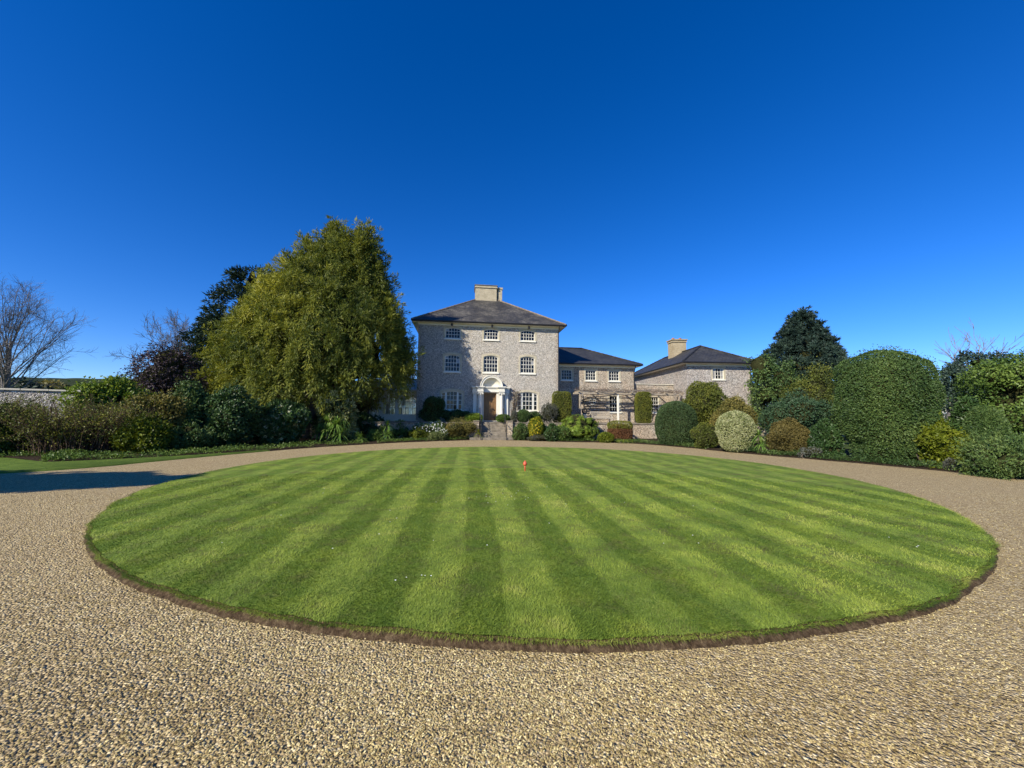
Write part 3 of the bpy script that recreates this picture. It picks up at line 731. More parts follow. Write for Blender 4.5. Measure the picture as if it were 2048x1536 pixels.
# --- flat-roofed link
LX1 = 22.95
linkb = empty('flat_roofed_link', HO, HA, 'single-storey flint link with flat parapet between wing and end block', 'house')
mb = MB(); wall_front(WX1+.003, LX1, .9, 4.60, SB+.15, [(20.28, 21.16, 2.10, 3.50, 0.0)], mb)
mb.quad((WX1+.003, SB+.15, 4.60), (LX1, SB+.15, 4.60), (LX1, SB+6, 4.60), (WX1+.003, SB+6, 4.60)); mb.quad((LX1, SB+6, .9), (WX1+.003, SB+6, .9), (WX1+.003, SB+6, 4.6), (LX1, SB+6, 4.6)); mb.build('wall', [FLINT_W, BUFFS], linkb)
window(linkb, 20.28, 21.16, 2.10, 3.50, SB+.15, 4, 4, sur=.14)
for q in range(6):
    a = WX1+.02 + q*.68; mb = MB(); mb.box(a, min(a+.67, LX1), SB+.08, SB+.5, 4.605, 4.68); mb.build('coping_stone', STONE, linkb, bevel=.01)

# --- end block (annex)
AA = math.radians(3.2); AO = atY(1373, 738, 32.6); AO.z = 0
ann = empty('end_block', AO, AA, 'separate pale flint end block with dark hipped roof and stubby brick chimney', 'house')
AW, AD = 5.7, 13.0
mb = MB(); wall_front(0, AW, .6, 6.25, 0, [(2.30, 3.30, 4.95, 5.92, 0.0)], mb)
wl = MB()
mb.quad((0, AD, .6), (0, 0, .6), (0, 0, 6.25), (0, AD, 6.25)); mb.quad((AW, 0, .6), (AW, AD, .6), (AW, AD, 6.25), (AW, 0, 6.25)); mb.quad((AW, AD, .6), (0, AD, .6), (0, AD, 6.25), (AW, AD, 6.25))
mb.build('wall', [FLINT_A if 'FLINT_A' in globals() else globals().setdefault('FLINT_A', flint_mat('coursed_flint', [(0, (.16, .145, .13)), (.35, (.36, .33, .30)), (.7, (.52, .48, .43)), (1, (.76, .71, .63))], (.60, .55, .48), (1.05, .95, .9), 13)), BUFFS], ann)
window(ann, 2.30, 3.30, 4.95, 5.92, 0, 4, 3, sur=.14, curtain=.9)
hip_roof(ann, 0, AW, 0, AD, 6.25, 1.95, SLATE_D, over=.55, axis='v')
downpipe(ann, AW-.12, 0, 1.0, 6.25, .55)
for uu in (AW,):
    for q in range(12):
        w = .40 if q % 2 else .26; z0 = .9 + q*.42; mb = MB(); mb.box(uu-w, uu+.012, -.012, .05, z0+.01, z0+.40); mb.build('quoin', QUOIN, ann)
mb = MB(); mb.box(1.85, 3.25, 6.1, 7.2, 6.9, 9.35); cho = mb.build('chimney', REDB, ann)
mb = MB(); mb.box(1.78, 3.32, 6.02, 7.28, 9.352, 9.44); mb.box(1.81, 3.29, 6.06, 7.24, 9.442, 9.56); mb.box(1.73, 3.37, 5.97, 7.33, 9.562, 9.66); mb.build('cap', REDB, cho)
mb = MB(); mb.box(1.8, 3.3, 6.04, 7.26, 7.6, 7.72); mb.build('flashing', LEAD, cho)
for u in (2.15, 2.9):
    mb = MB(); mb.lathe([(.14, 9.662), (.16, 9.70), (.12, 9.75), (.13, 9.86), (.15, 9.88)], u, 6.65, 12); mb.build('chimney_pot', POT, cho)

# --- conservatory on the left
cons = empty('conservatory', hl(-4.05, 1.2), HA, 'white arched conservatory tucked between the tall house and the golden conifer', 'conservatory')
CW, CD, cz0, cz1 = 4.03, 3.2, TZ, 3.55
def con_wall(y, tagname, ends):
    mb = MB()
    mb.box(0, CW, y, y+.09, cz0, cz0+.55); mb.box(0, CW, y, y+.09, cz1-.28, cz1)
    bays = [(0.05, 1.0), (1.35, 2.35), (2.45, 3.95)]
    ed = [0, .12, .95, 1.10, 1.18, 1.42, 2.30, 2.50, 3.86, 4.03]
    for a, b in ((0, .16), (.90, 1.28), (2.22, 2.52), (3.86, 4.028)): mb.box(a, b, y+.003, y+.087, cz0+.55, cz1-.28)
    ops = [(.16, .90), (1.28, 2.22), (2.52, 3.86)]
    for a, b in ops:
        ap = arch_pts(a, b, cz1-.282, .26, 12)
        for p, q in zip(ap, ap[1:]):
            mb.quad((p[0], y+.01, p[1]), (q[0], y+.01, q[1]), (q[0], y+.01, cz1-.281), (p[0], y+.01, cz1-.281)); mb.quad((p[0], y+.08, p[1]), (q[0], y+.08, q[1]), (q[0], y+.08, cz1-.281), (p[0], y+.08, cz1-.281))
    fr = mb.build('frame', WHITE, cons)
    for a, b in ops:
        n = 4 if b-a < 1.0 else 5; mb = MB()
        for i in range(1, n): x = a+(b-a)*i/n; mb.box(x-.018, x+.018, y+.03, y+.06, cz0+.55, cz1-.28)
        for i in (1, 2): z = cz0+.55 + (cz1-.83-cz0)*i/3; mb.box(a, b, y+.032, y+.058, z-.018, z+.018)
        mb.build('glazing_bars', WHITE, fr)
        for i in range(n):
            for r in range(3): pane(fr, a+(b-a)*i/n, a+(b-a)*(i+1)/n, cz0+.55+(cz1-.83-cz0)*r/3, cz0+.55+(cz1-.83-cz0)*(r+1)/3, y+.045, 'clear')
con_wall(0, 'front', True); con_wall(CD, 'back', True)
mb = MB(); mb.box(0, .09, .092, CD-.002, cz0, cz1); mb.build('side_wall', WHITE, cons)
mb = MB(); mb.box(-.15, CW-.02, -.15, CD+.25, cz1+.002, cz1+.16); mb.build('cornice', WHITE, cons, bevel=.02)
mb = MB()
for (a, b, c) in (((-.1, -.1, cz1+.165), (CW-.03, -.1, cz1+.165), 1), ):
    mb.poly([a, b, (CW-.03, CD/2, cz1+1.15), (.9, CD/2, cz1+1.15)]); mb.poly([(CW-.03, CD+.2, cz1+.165), (-.1, CD+.2, cz1+.165), (.9, CD/2, cz1+1.15), (CW-.03, CD/2, cz1+1.15)]); mb.poly([(-.1, CD+.2, cz1+.165), (-.1, -.1, cz1+.165), (.9, CD/2, cz1+1.15)])
mb.build('roof', WHITE, cons)
mb = MB(); mb.tube([(.9, CD/2, cz1+1.16), (CW-.04, CD/2, cz1+1.16)], .07, 6)
mb.build('ridge', LEAD, cons)

# --- terrace, retaining wall, steps
k = NT('terrace_paving'); v = k.coord(); k.set(k.ramp(k.noise(v, 2.2, 7, .65), [(.3, (.17, .145, .11)), (.7, (.36, .31, .24))]), .9, .15); k.bump(k.noise(v, 12, 5), .01); PAVE = k.mat
TV = -3.5; SU0, SU1 = 4.72, 6.72
def terr(u0, u1, v0, v1, z=TZ):
    return [hl(u0, v0, z), hl(u1, v0, z), hl(u1, v1, z), hl(u0, v1, z)]
mb = MB()
for q in ((-9, SU0, TV, 14), (SU0, SU1, -2.15, 14), (SU1, 32, TV, 14)): mb.quad(*terr(*q))
o = mb.build('terrace', PAVE); o['kind'] = 'structure'
def retaining(u0, u1, label):
    e = empty('retaining_wall', hl(u0, TV), HA, label, 'wall')
    L = u1-u0; mb = MB(); mb.box(0, L, 0, .34, -.1, TZ-.085); mb.build('wall', FLINT_W, e)
    n = max(1, int(L/.62))
    for i in range(n):
        mb = MB(); j = prng.uniform(-.008, .008); mb.box(L*i/n+.006, L*(i+1)/n-.006, -.05+j, .38, TZ-.08, TZ+.012+j*.5); mb.build('coping_stone', STEPST, e, bevel=.012)
    return e
retaining(-8.5, SU0-.36, 'long low flint retaining wall under the conservatory and shaded windows')
retaining(SU1+.36, 30, 'low flint retaining wall behind the reddish clipped hedge')
st = empty('stone_steps', hl(SU0, TV), HA, 'weathered stone steps climbing to the porch door', 'steps')
NSt = 7; tread = .31
for i in range(NSt):
    zz = TZ*(i+1)/NSt - (.0 if i < NSt-1 else .004); v0 = -2.15 - TV - (NSt-1-i)*tread
    ext = max(0, (2-i))*.32
    mb = MB(); mb.box(-ext, SU1-SU0+ext, v0-.02, v0+tread+.05 if i < NSt-1 else v0+.5, TZ*i/NSt-.02, zz); mb.build('step', STEPST, st, bevel=.02)
for s_, u in ((-1, SU0-.36), (1, SU1+.003)):
    e = empty('step_pier', hl(u, TV-.08), HA, 'squat flint pier with stone cap on the %s side of the steps' % ('shaded conifer' if s_ < 0 else 'sunlit yellow-shrub'), 'pier')
    mb = MB(); mb.box(0, .355, -.10, 1.5, -.1, TZ+.06); mb.build('shaft', FLINT_W, e)
    mb = MB(); mb.box(-.04, .395, -.15, 1.55, TZ+.062, TZ+.13); mb.build('cap', STEPST, e, bevel=.015)
for s_, u in ((-1, SU0+.12), (1, SU1-.12)):
    e = empty('iron_handrail', hl(u, TV), HA, 'black iron handrail beside the steps, %s' % ('on the conifer side' if s_ < 0 else 'on the yellow-shrub side'), 'handrail')
    v_b, v_t = -.62, 1.55
    zb, z_t = .02, TZ
    for vv, zz, nm in ((v_b, zb, 0), (v_t, z_t, 1)):
        mb = MB(); mb.tube([(0, vv, zz-.05), (0, vv, zz+.98)], .026, 8); mb.lathe([(.03, zz+.98), (.045, zz+1.01), (.035, zz+1.05), (.005, zz+1.07)], 0, vv, 8); mb.build('post', IRON, e)
    mb = MB(); mb.tube([(s_*-.0, v_b-.22, zb+.72), (0, v_b-.12, zb+.88), (0, v_b, zb+.93), (0, v_t, z_t+.93), (0, v_t+.5, z_t+.93)], .022, 8); mb.build('rail', IRON, e)
    mb = MB()
    for q in range(1, 6):
        t = q/6; vv = v_b+(v_t-v_b)*t; zz = zb+(z_t-zb)*t; mb.tube([(0, vv, zz), (0, vv, zz+.92)], .010, 6)
    mb.build('balusters', IRON, e)

# ------------------------------------------------------------------ vegetation toolkit
def nrm(a): return a / np.maximum(np.linalg.norm(a, axis=-1, keepdims=True), 1e-9)
def leaf_quads(P, D, N, L, W, droop=.12):
    n = len(P); L = np.broadcast_to(L, n)[:, None]; W = np.broadcast_to(W, n)[:, None]
    D = nrm(D); S = nrm(np.cross(D, N)); N = np.cross(S, D)
    V = np.empty((n, 4, 3)); V[:, 0] = P; V[:, 1] = P + D*L*.45 + S*W*.5 + N*W*.12; V[:, 2] = P + D*L - N*L*droop; V[:, 3] = P + D*L*.45 - S*W*.5 + N*W*.12
    return V.reshape(-1, 3), np.arange(n*4).reshape(-1, 4)
def superell(d, p):
    if p == 2: return d
    return d / (np.abs(d)**p).sum(1, keepdims=True)**(1/p)
def core_mesh(blobs, p, shrink, amp, freq, seed, nu=28, nv=16, zmin=.02):
    Vs, Fs, o = [], [], 0
    for b in blobs:
        th = np.linspace(0, 2*np.pi, nu, endpoint=False); ph = np.linspace(-np.pi/2+.08, np.pi/2-.02, nv)
        T, Pm = np.meshgrid(th, ph); d = np.c_[(np.cos(Pm)*np.cos(T)).ravel(), (np.cos(Pm)*np.sin(T)).ravel(), np.sin(Pm).ravel()]
        q = superell(d, p); c, R = np.array(b[:3]), np.array(b[3:6])
        X = c + q*R*shrink; X = X + nrm(d)*(noise3(X, freq, seed)*amp)[:, None]; X[:, 2] = np.maximum(X[:, 2], zmin)
        i = np.arange(nu*nv).reshape(nv, nu); j = np.roll(i, -1, 1)
        Vs.append(X); Fs.append(np.c_[i[:-1].ravel(), j[:-1].ravel(), j[1:].ravel(), i[1:].ravel()] + o)
        Fs.append(np.tile(i[-1][:1], (1, 4)) * 0 + np.array([[i[-1, 0], i[-1, nu//4], i[-1, nu//2], i[-1, 3*nu//4]]]) + o); o += nu*nv
    return np.concatenate(Vs), np.concatenate(Fs)
def sample_blobs(blobs, n, g, amp, freq, seed, p=2, depth=.1, loc=(0, 0, 0), zmin=.03):
    area = np.array([b[3]*b[4] + b[4]*b[5] + b[3]*b[5] for b in blobs]); area = area/area.sum()
    Ps, Ns = [], []
    for bi, b in enumerate(blobs):
        kk = int(n*area[bi]*1.5)+8; d = nrm(g.normal(size=(kk, 3))); q = superell(d, p); c, R = np.array(b[:3]), np.array(b[3:6])
        nn = nrm(np.sign(q)*np.abs(q)**(p-1)/R); X = c + q*R
        disp = noise3(X, freq, seed)*amp + noise3(X, freq*2.6, seed+1)*amp*.55 - depth*g.random(kk)**1.6
        X = X + nn*disp[:, None]
        keep = X[:, 2] > zmin
        for bj, b2 in enumerate(blobs):
            if bj != bi: keep &= (np.abs((X-np.array(b2[:3]))/np.array(b2[3:6]))**p).sum(1) > .80
        tc = nrm(np.array([0, 0, CAMH]) - (X + np.array(loc)))
        ts = np.array(to_sun)
        keep &= ((tc*nn).sum(1) > -.25) | (g.random(kk) < .35)
        Ps.append(X[keep]); Ns.append(nn[keep])
    P, N = np.concatenate(Ps), np.concatenate(Ns)
    if len(P) > n: s = g.permutation(len(P))[:n]; P, N = P[s], N[s]
    return P, N
def stems(parent, blobs, g, mat, n=6, r=.03, name='stem'):
    mb = MB(); bx = np.array(blobs)
    for i in range(n):
        b = blobs[i % len(blobs)]; a = g.random()*6.28; e = np.array(b[:3]) + np.array(b[3:6])*np.array([math.cos(a)*.55, math.sin(a)*.55, .3])
        s = np.array([b[0]*.6 + .12*math.cos(a), b[1]*.6 + .12*math.sin(a), -.08]); mm = (s+e)/2 + g.normal(size=3)*.08
        mb.tube([s, mm, e], [r, r*.75, r*.35], 6)
    return mb.build(name, mat, parent)
def bush(name, label, loc, blobs, mat, n, L, W, amp=.08, freq=2.0, p=2, depth=.12, seed=1, cat='shrub', up=.25, rndness=.7, shrink=.86, group=None, droop=.12, outl=0, tone=0.0, flowers=None, stemmat=None):
    g = np.random.default_rng(seed); e = empty(name, loc, 0, label, cat, group)
    P, N = sample_blobs(blobs, int(n*1.25), g, amp, freq, seed, p, depth, loc)
    m_ = len(P); D = nrm(N*(1-rndness*.5) + g.normal(size=(m_, 3))*rndness + np.array([0, 0, up])); NN = nrm(N + g.normal(size=(m_, 3))*.45)
    if outl:     # loose shoots standing out of the outline
        s = g.permutation(m_)[:outl]; P[s] += N[s]*(g.random(outl)*amp*.9)[:, None] + np.array([0, 0, 1])*(g.random(outl)*amp*.8)[:, None]
    LL = L*1.35*(.65+.7*g.random(m_)); V1, F1 = leaf_quads(P, D, NN, LL, W*1.5*(.7+.6*g.random(m_)), droop)
    V2, F2 = core_mesh(blobs, p, shrink-.03, amp*.8, freq, seed)
    clump = noise3(P, freq*.8, seed+7)*.6 + noise3(P, freq*2.2, seed+8)*.4
    rnd = np.clip(.5 + tone + .30*clump + .5*(g.random(m_)-.5), 0, 1)
    V = np.concatenate([V2, V1]); F = np.concatenate([F2, F1+len(V2)])
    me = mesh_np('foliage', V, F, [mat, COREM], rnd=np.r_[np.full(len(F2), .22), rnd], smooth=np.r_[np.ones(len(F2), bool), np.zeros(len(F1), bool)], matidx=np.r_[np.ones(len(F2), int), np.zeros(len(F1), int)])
    link('foliage', me, e)
    stems(e, blobs, g, stemmat or BARK, 5, .035)
    if flowers:
        fm, fn, fs, fname = flowers; s = g.permutation(m_)[:fn]; Pf = P[s] + N[s]*.03; q = len(Pf)
        vv = []; ff = []
        for a in range(5):
            an_ = a*2*np.pi/5; t1 = nrm(np.cross(N[s], g.normal(size=(q, 3)))); t2 = np.cross(N[s], t1)
        t1 = nrm(np.cross(N[s], np.array([0.2, .3, 1.0]))); t2 = np.cross(N[s], t1)
        for a in range(5):
            an_ = a*2*np.pi/5; Dd = t1*math.cos(an_) + t2*math.sin(an_) + N[s]*.3; v_, f_ = leaf_quads(Pf, Dd, N[s], fs, fs*.8, .1); ff.append(f_+len(vv)*q*4); vv.append(v_)
        link(fname, mesh_np(fname, np.concatenate(vv), np.concatenate(ff), [fm], rnd=np.tile(g.random(q), 5)), e)
    return e
def px_box(x0, x1, yt, yb=None, Y=None, z0=0.0, dr=1.0):
    """a plant spanning pixels x0..x1 with its top at yt; stands on z0 at pixel row yb, or at distance Y"""
    xc = (x0+x1)/2
    if Y is None: Y = gnd(xc, yb, z0).y
    rx = (x1-x0)/2*Y/FPX / math.sqrt(1 + ((xc-1024)/FPX)**2); Yc = Y + rx*dr*(.85 if yb else 0); c = atY(xc, (yt+(yb or yt))/2, Yc); s = Yc/Y
    z1 = atY(xc, yt, Yc).z
    return Vector((c.x, Yc, z0)), rx*s, rx*s*dr, z1 - z0
def dome(x0, x1, yt, yb=None, Y=None, z0=0.0, dr=1.0, kind='dome'):
    loc, rx, ry, h = px_box(x0, x1, yt, yb, Y, z0, dr)
    if kind == 'dome': return loc, [(0, 0, h*.46, rx, ry, h*.54)]
    if kind == 'ball': return loc, [(0, 0, h*.5, rx, ry, h*.5)]
    if kind == 'egg': return loc, [(0, 0, h*.42, rx, ry, h*.58)]
    g = np.random.default_rng(int(x0*7+yt)); b = [(0, 0, h*.42, rx*.72, ry*.72, h*.5)]
    for i in range(6 if kind == 'loose' else 4):
        a = i/6*6.28 + g.random(); s = .38+.2*g.random(); b.append((math.cos(a)*rx*(1-s)*.95, math.sin(a)*ry*(1-s)*.95, h*(.25+.42*g.random()), rx*s, ry*s, h*(.22+.12*g.random())))
    b.append((rx*.15*(g.random()-.5), 0, h*.74, rx*.42, ry*.42, h*.26))
    return loc, b

# foliage colours
YEW = leafmat('yew_leaf', [(0, (0.022, 0.047, 0.017)), (.4, (0.056, 0.103, 0.027)), (.75, (0.108, 0.162, 0.041)), (1, (0.185, 0.241, 0.065))], .5, .15)
YEWB = leafmat('bluish_yew_leaf', [(0, (0.017, 0.040, 0.020)), (.5, (0.040, 0.083, 0.037)), (1, (0.091, 0.149, 0.066))], .5, .12)
YEWD = leafmat('dark_yew_leaf', [(0, (0.018, 0.035, 0.014)), (.5, (0.045, 0.080, 0.026)), (1, (0.100, 0.147, 0.050))], .55, .12)
YEWG = leafmat('golden_yew_leaf', [(0, (0.041, 0.056, 0.010)), (.4, (0.111, 0.133, 0.022)), (.75, (0.213, 0.213, 0.032)), (1, (0.315, 0.287, 0.056))], .5, .2)
GOLD = leafmat('golden_cypress_leaf', [(0, (0.036, 0.060, 0.016)), (.3, (0.098, 0.130, 0.024)), (.6, (0.224, 0.238, 0.035)), (.85, (0.376, 0.367, 0.051)), (1, (0.537, 0.496, 0.092))], .5, .3)
DARKC = leafmat('dark_conifer_leaf', [(0, (0.010, 0.020, 0.013)), (.5, (0.025, 0.048, 0.027)), (1, (0.063, 0.095, 0.048))], .5, .1)
BLUEC = leafmat('blue_conifer_leaf', [(0, (0.014, 0.028, 0.022)), (.5, (0.036, 0.064, 0.048)), (1, (0.084, 0.126, 0.077))], .5, .1)
LAUREL = leafmat('laurel_leaf', [(0, (0.014, 0.033, 0.010)), (.5, (0.040, 0.082, 0.022)), (1, (0.091, 0.155, 0.040))], .42, .12, .3)
MIDG = leafmat('mid_green_leaf', [(0, (0.032, 0.066, 0.015)), (.5, (0.093, 0.157, 0.029)), (1, (0.204, 0.278, 0.056))], .45, .22)
BRIGHT = leafmat('bright_green_leaf', [(0, (0.057, 0.108, 0.011)), (.45, (0.144, 0.216, 0.023)), (1, (0.302, 0.359, 0.051))], .45, .28)
LIME = leafmat('lime_leaf', [(0, (.06, .09, .008)), (.5, (.16, .19, .015)), (1, (.30, .30, .03))], .45, .28)
OLIVE = leafmat('olive_brown_leaf', [(0, (0.062, 0.062, 0.016)), (.45, (0.149, 0.140, 0.033)), (.8, (0.269, 0.216, 0.053)), (1, (0.393, 0.289, 0.092))], .55, .2)
BROWNY = leafmat('bronze_leaf', [(0, (0.063, 0.042, 0.014)), (.5, (0.161, 0.112, 0.031)), (1, (0.294, 0.210, 0.063))], .6, .2)
BROWNY = leafmat('bronze_leaf', [(0, (.05, .042, .014)), (.5, (.135, .110, .030)), (1, (.23, .185, .055))], .6, .2)
RUSSET = leafmat('russet_hedge_leaf', [(0, (0.070, 0.031, 0.017)), (.5, (0.182, 0.081, 0.036)), (1, (0.280, 0.161, 0.063))], .6, .2)
PURPLE = leafmat('purple_leaf', [(0, (0.014, 0.011, 0.015)), (.5, (0.039, 0.027, 0.034)), (1, (0.084, 0.056, 0.063))], .5, .12)
VARIEG = leafmat('variegated_leaf', [(0, (.08, .11, .03)), (.35, (.19, .22, .075)), (.6, (.40, .41, .20)), (1, (.62, .60, .38))], .45, .2)
GREYL = leafmat('grey_leaf', [(0, (.06, .065, .05)), (.5, (.13, .135, .105)), (1, (.24, .24, .19))], .6, .2)
YELLOW = leafmat('yellow_flower', [(0, (.32, .24, .01)), (.5, (.55, .42, .015)), (1, (.75, .62, .06))], .5, .3)
STRAP = leafmat('strap_leaf', [(0, (0.045, 0.101, 0.022)), (.5, (0.123, 0.224, 0.040)), (1, (0.291, 0.403, 0.090))], .4, .2)
WHITEF = leafmat('white_flower', [(0, (.5, .5, .42)), (1, (.85, .85, .78))], .5, .2)
DRYTW = leafmat('dry_twig', [(0, (.035, .024, .016)), (.5, (.085, .055, .035)), (1, (.16, .11, .07))], .8, .0)
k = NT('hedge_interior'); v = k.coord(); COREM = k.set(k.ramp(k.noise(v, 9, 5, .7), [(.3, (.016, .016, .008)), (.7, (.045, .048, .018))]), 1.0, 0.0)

def conifer(name, label, loc, prof, mat, nplume, per, plen, pwid, axis_fn, seed, trunk_r=.35, leafL=.2, leafW=.07, amp=.5, freq=.55, lean=None, cat='tree', inner=.35, core=.72, group=None, tops=(), sq=1.0, gap=-.30, leanx=0.0, sag=.25, skirt=None):
    """crown whose radius follows prof [(z, r)], made of plumes of small sprays"""
    g = np.random.default_rng(seed); e = empty(name, loc, 0, label, cat, group)
    zs = np.array([q[0] for q in prof]); rs = np.array([q[1] for q in prof])
    zz = np.linspace(zs[0], zs[-1], 400); rr = np.interp(zz, zs, rs); cdf = np.cumsum(rr+.12); cdf /= cdf[-1]
    z = np.interp(g.random(nplume), cdf, zz); th = g.random(nplume)*2*np.pi
    r = np.interp(z, zs, rs); u = np.c_[np.cos(th), np.sin(th)*sq]
    base = np.c_[u*r[:, None], z]
    nz = noise3(base, freq, seed)*amp + noise3(base, freq*2.4, seed+1)*amp*.6
    dep = g.random(nplume)**2*inner*r
    rad = np.maximum(r + nz*np.clip(r/ (rs.max()*.5), .25, 1) - dep, .03)
    Cn = np.c_[u*rad[:, None], z]
    gapn = noise3(base, freq*1.9, seed+9); kp = (gapn > gap) | (g.random(nplume) < .12); Cn, u = Cn[kp], u[kp]
    for (tx, ty, tz, tr, tn) in tops:        # extra leaders
        t = g.random(tn); a = g.random(tn)*6.28; q = tr*(1-t)**1.1; Cn = np.concatenate([Cn, np.c_[tx+np.cos(a)*q, ty+np.sin(a)*q, tz + t*tr*3.3]]); u = np.concatenate([u, np.c_[np.cos(a), np.sin(a)]])
    if skirt is not None: ks = Cn[:, 2] > skirt(Cn[:, 0]); Cn, u = Cn[ks], u[ks]
    nplume = len(Cn)
    tc = nrm(np.array([-loc[0], -loc[1]])); keep = ((u*tc).sum(1) > -.35) | (g.random(nplume) < .4); Cn, u = Cn[keep], u[keep]; nplume = len(Cn)
    ax = axis_fn(np.c_[u, np.zeros(nplume)], g, nplume, Cn[:, 2]/zs[-1])
    sc = .7 + .6*g.random(nplume)
    t = g.random((nplume, per)); lat = nrm(np.cross(ax, g.normal(size=(nplume, 3))))[:, None, :]; lat2 = np.cross(ax[:, None, :], lat)
    wt = pwid*(np.sin(np.pi*np.clip(t, .02, 1)**.65)*.9+.12)*sc[:, None]; aa = g.random((nplume, per))*2*np.pi; rr_ = np.sqrt(g.random((nplume, per)))*wt
    off = lat*(np.cos(aa)*rr_)[..., None] + lat2*(np.sin(aa)*rr_)[..., None]
    P = Cn[:, None, :] + ax[:, None, :]*(t*plen*sc[:, None])[..., None] + off + np.array([0, 0, -1.0])*((t**2)*plen*sag*sc[:, None])[..., None]
    D = nrm(ax[:, None, :]*.9 + off/pwid*.9 + g.normal(size=(nplume, per, 3))*.35); N = nrm(np.c_[u, np.full(nplume, .5)])[:, None, :] + g.normal(size=(nplume, per, 3))*.5
    P = P.reshape(-1, 3); m_ = len(P); ok = P[:, 2] > .1
    V1, F1 = leaf_quads(P[ok], D.reshape(-1, 3)[ok], N.reshape(-1, 3)[ok], leafL*(.6+.8*g.random(ok.sum())), leafW*(.7+.6*g.random(ok.sum())), .15)
    tone = (.45 + .28*noise3(Cn, .35, seed+5) + .34*(g.random(nplume)-.5))[:, None] + .34*(g.random((nplume, per))-.5) + .16*(t-.4)
    rnd = np.clip(tone.reshape(-1)[ok], 0, 1)
    nu = 36; th = np.linspace(0, 2*np.pi, nu, endpoint=False); zl = np.linspace(zs[0]+.9, zs[-1]*.97, 30); T, Z = np.meshgrid(th, zl)
    R = np.interp(Z, zs, rs)*core*np.clip((Z-zs[0]-.85)/1.6, .04, 1)**.6; X = np.c_[(R*np.cos(T)).ravel(), (R*np.sin(T)*sq).ravel(), Z.ravel()]
    X[:, :2] *= (1 + .22*noise3(X, freq, seed))[:, None]; i = np.arange(nu*30).reshape(30, nu); j = np.roll(i, -1, 1)
    F2 = np.c_[i[:-1].ravel(), j[:-1].ravel(), j[1:].ravel(), i[1:].ravel()]
    V = np.concatenate([X, V1]); F = np.concatenate([F2, F1+len(X)]); V[:, 0] += leanx*V[:, 2]/zs[-1]
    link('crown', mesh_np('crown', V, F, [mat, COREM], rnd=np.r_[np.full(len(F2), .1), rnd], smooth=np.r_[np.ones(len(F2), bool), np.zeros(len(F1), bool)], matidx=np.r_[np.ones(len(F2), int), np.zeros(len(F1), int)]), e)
    mb = MB(); H = zs[-1]; mb.tube([(0, 0, -.15), (0, 0, .3), (.05, 0, H*.4), (0, .05, H*.92)], [trunk_r*1.35, trunk_r, trunk_r*.65, .04], 10); mb.build('trunk', BARK, e, smooth=True)
    mb = MB()
    for q in range(26):
        zq = zs[0]+.2 + (zs[-1]*.8-zs[0])*g.random(); a = g.random()*6.28; rq = np.interp(zq, zs, rs)*.8
        mb.tube([(0, 0, zq*.92), (math.cos(a)*rq*.5, math.sin(a)*rq*.5, zq*.98), (math.cos(a)*rq, math.sin(a)*rq, zq)], [.08, .06, .02], 5)
    mb.build('branches', BARK, e)
    return e
def ax_droop(u, g, n, h): return nrm(u*(.35+.3*g.random((n, 1))) + np.array([0, 0, -1.0])*(.55+.4*g.random((n, 1))) + g.normal(size=(n, 3))*.18)
def ax_frond(u, g, n, h):
    up_ = g.random((n, 1)) < .38
    return nrm(u*(.40+.3*g.random((n, 1))) + np.array([0, 0, 1.0])*np.where(up_, .55+.5*g.random((n, 1)), -.55-.4*g.random((n, 1))) + g.normal(size=(n, 3))*.16)
def ax_up(u, g, n, h): return nrm(u*.9 + np.array([0, 0, 1.0])*(.15+.6*g.random((n, 1))) + g.normal(size=(n, 3))*.25)
def ax_layer(u, g, n, h): return nrm(u*1.0 + np.array([0, 0, 1.0])*(.35*g.random((n, 1))) + g.normal(size=(n, 3))*.16)

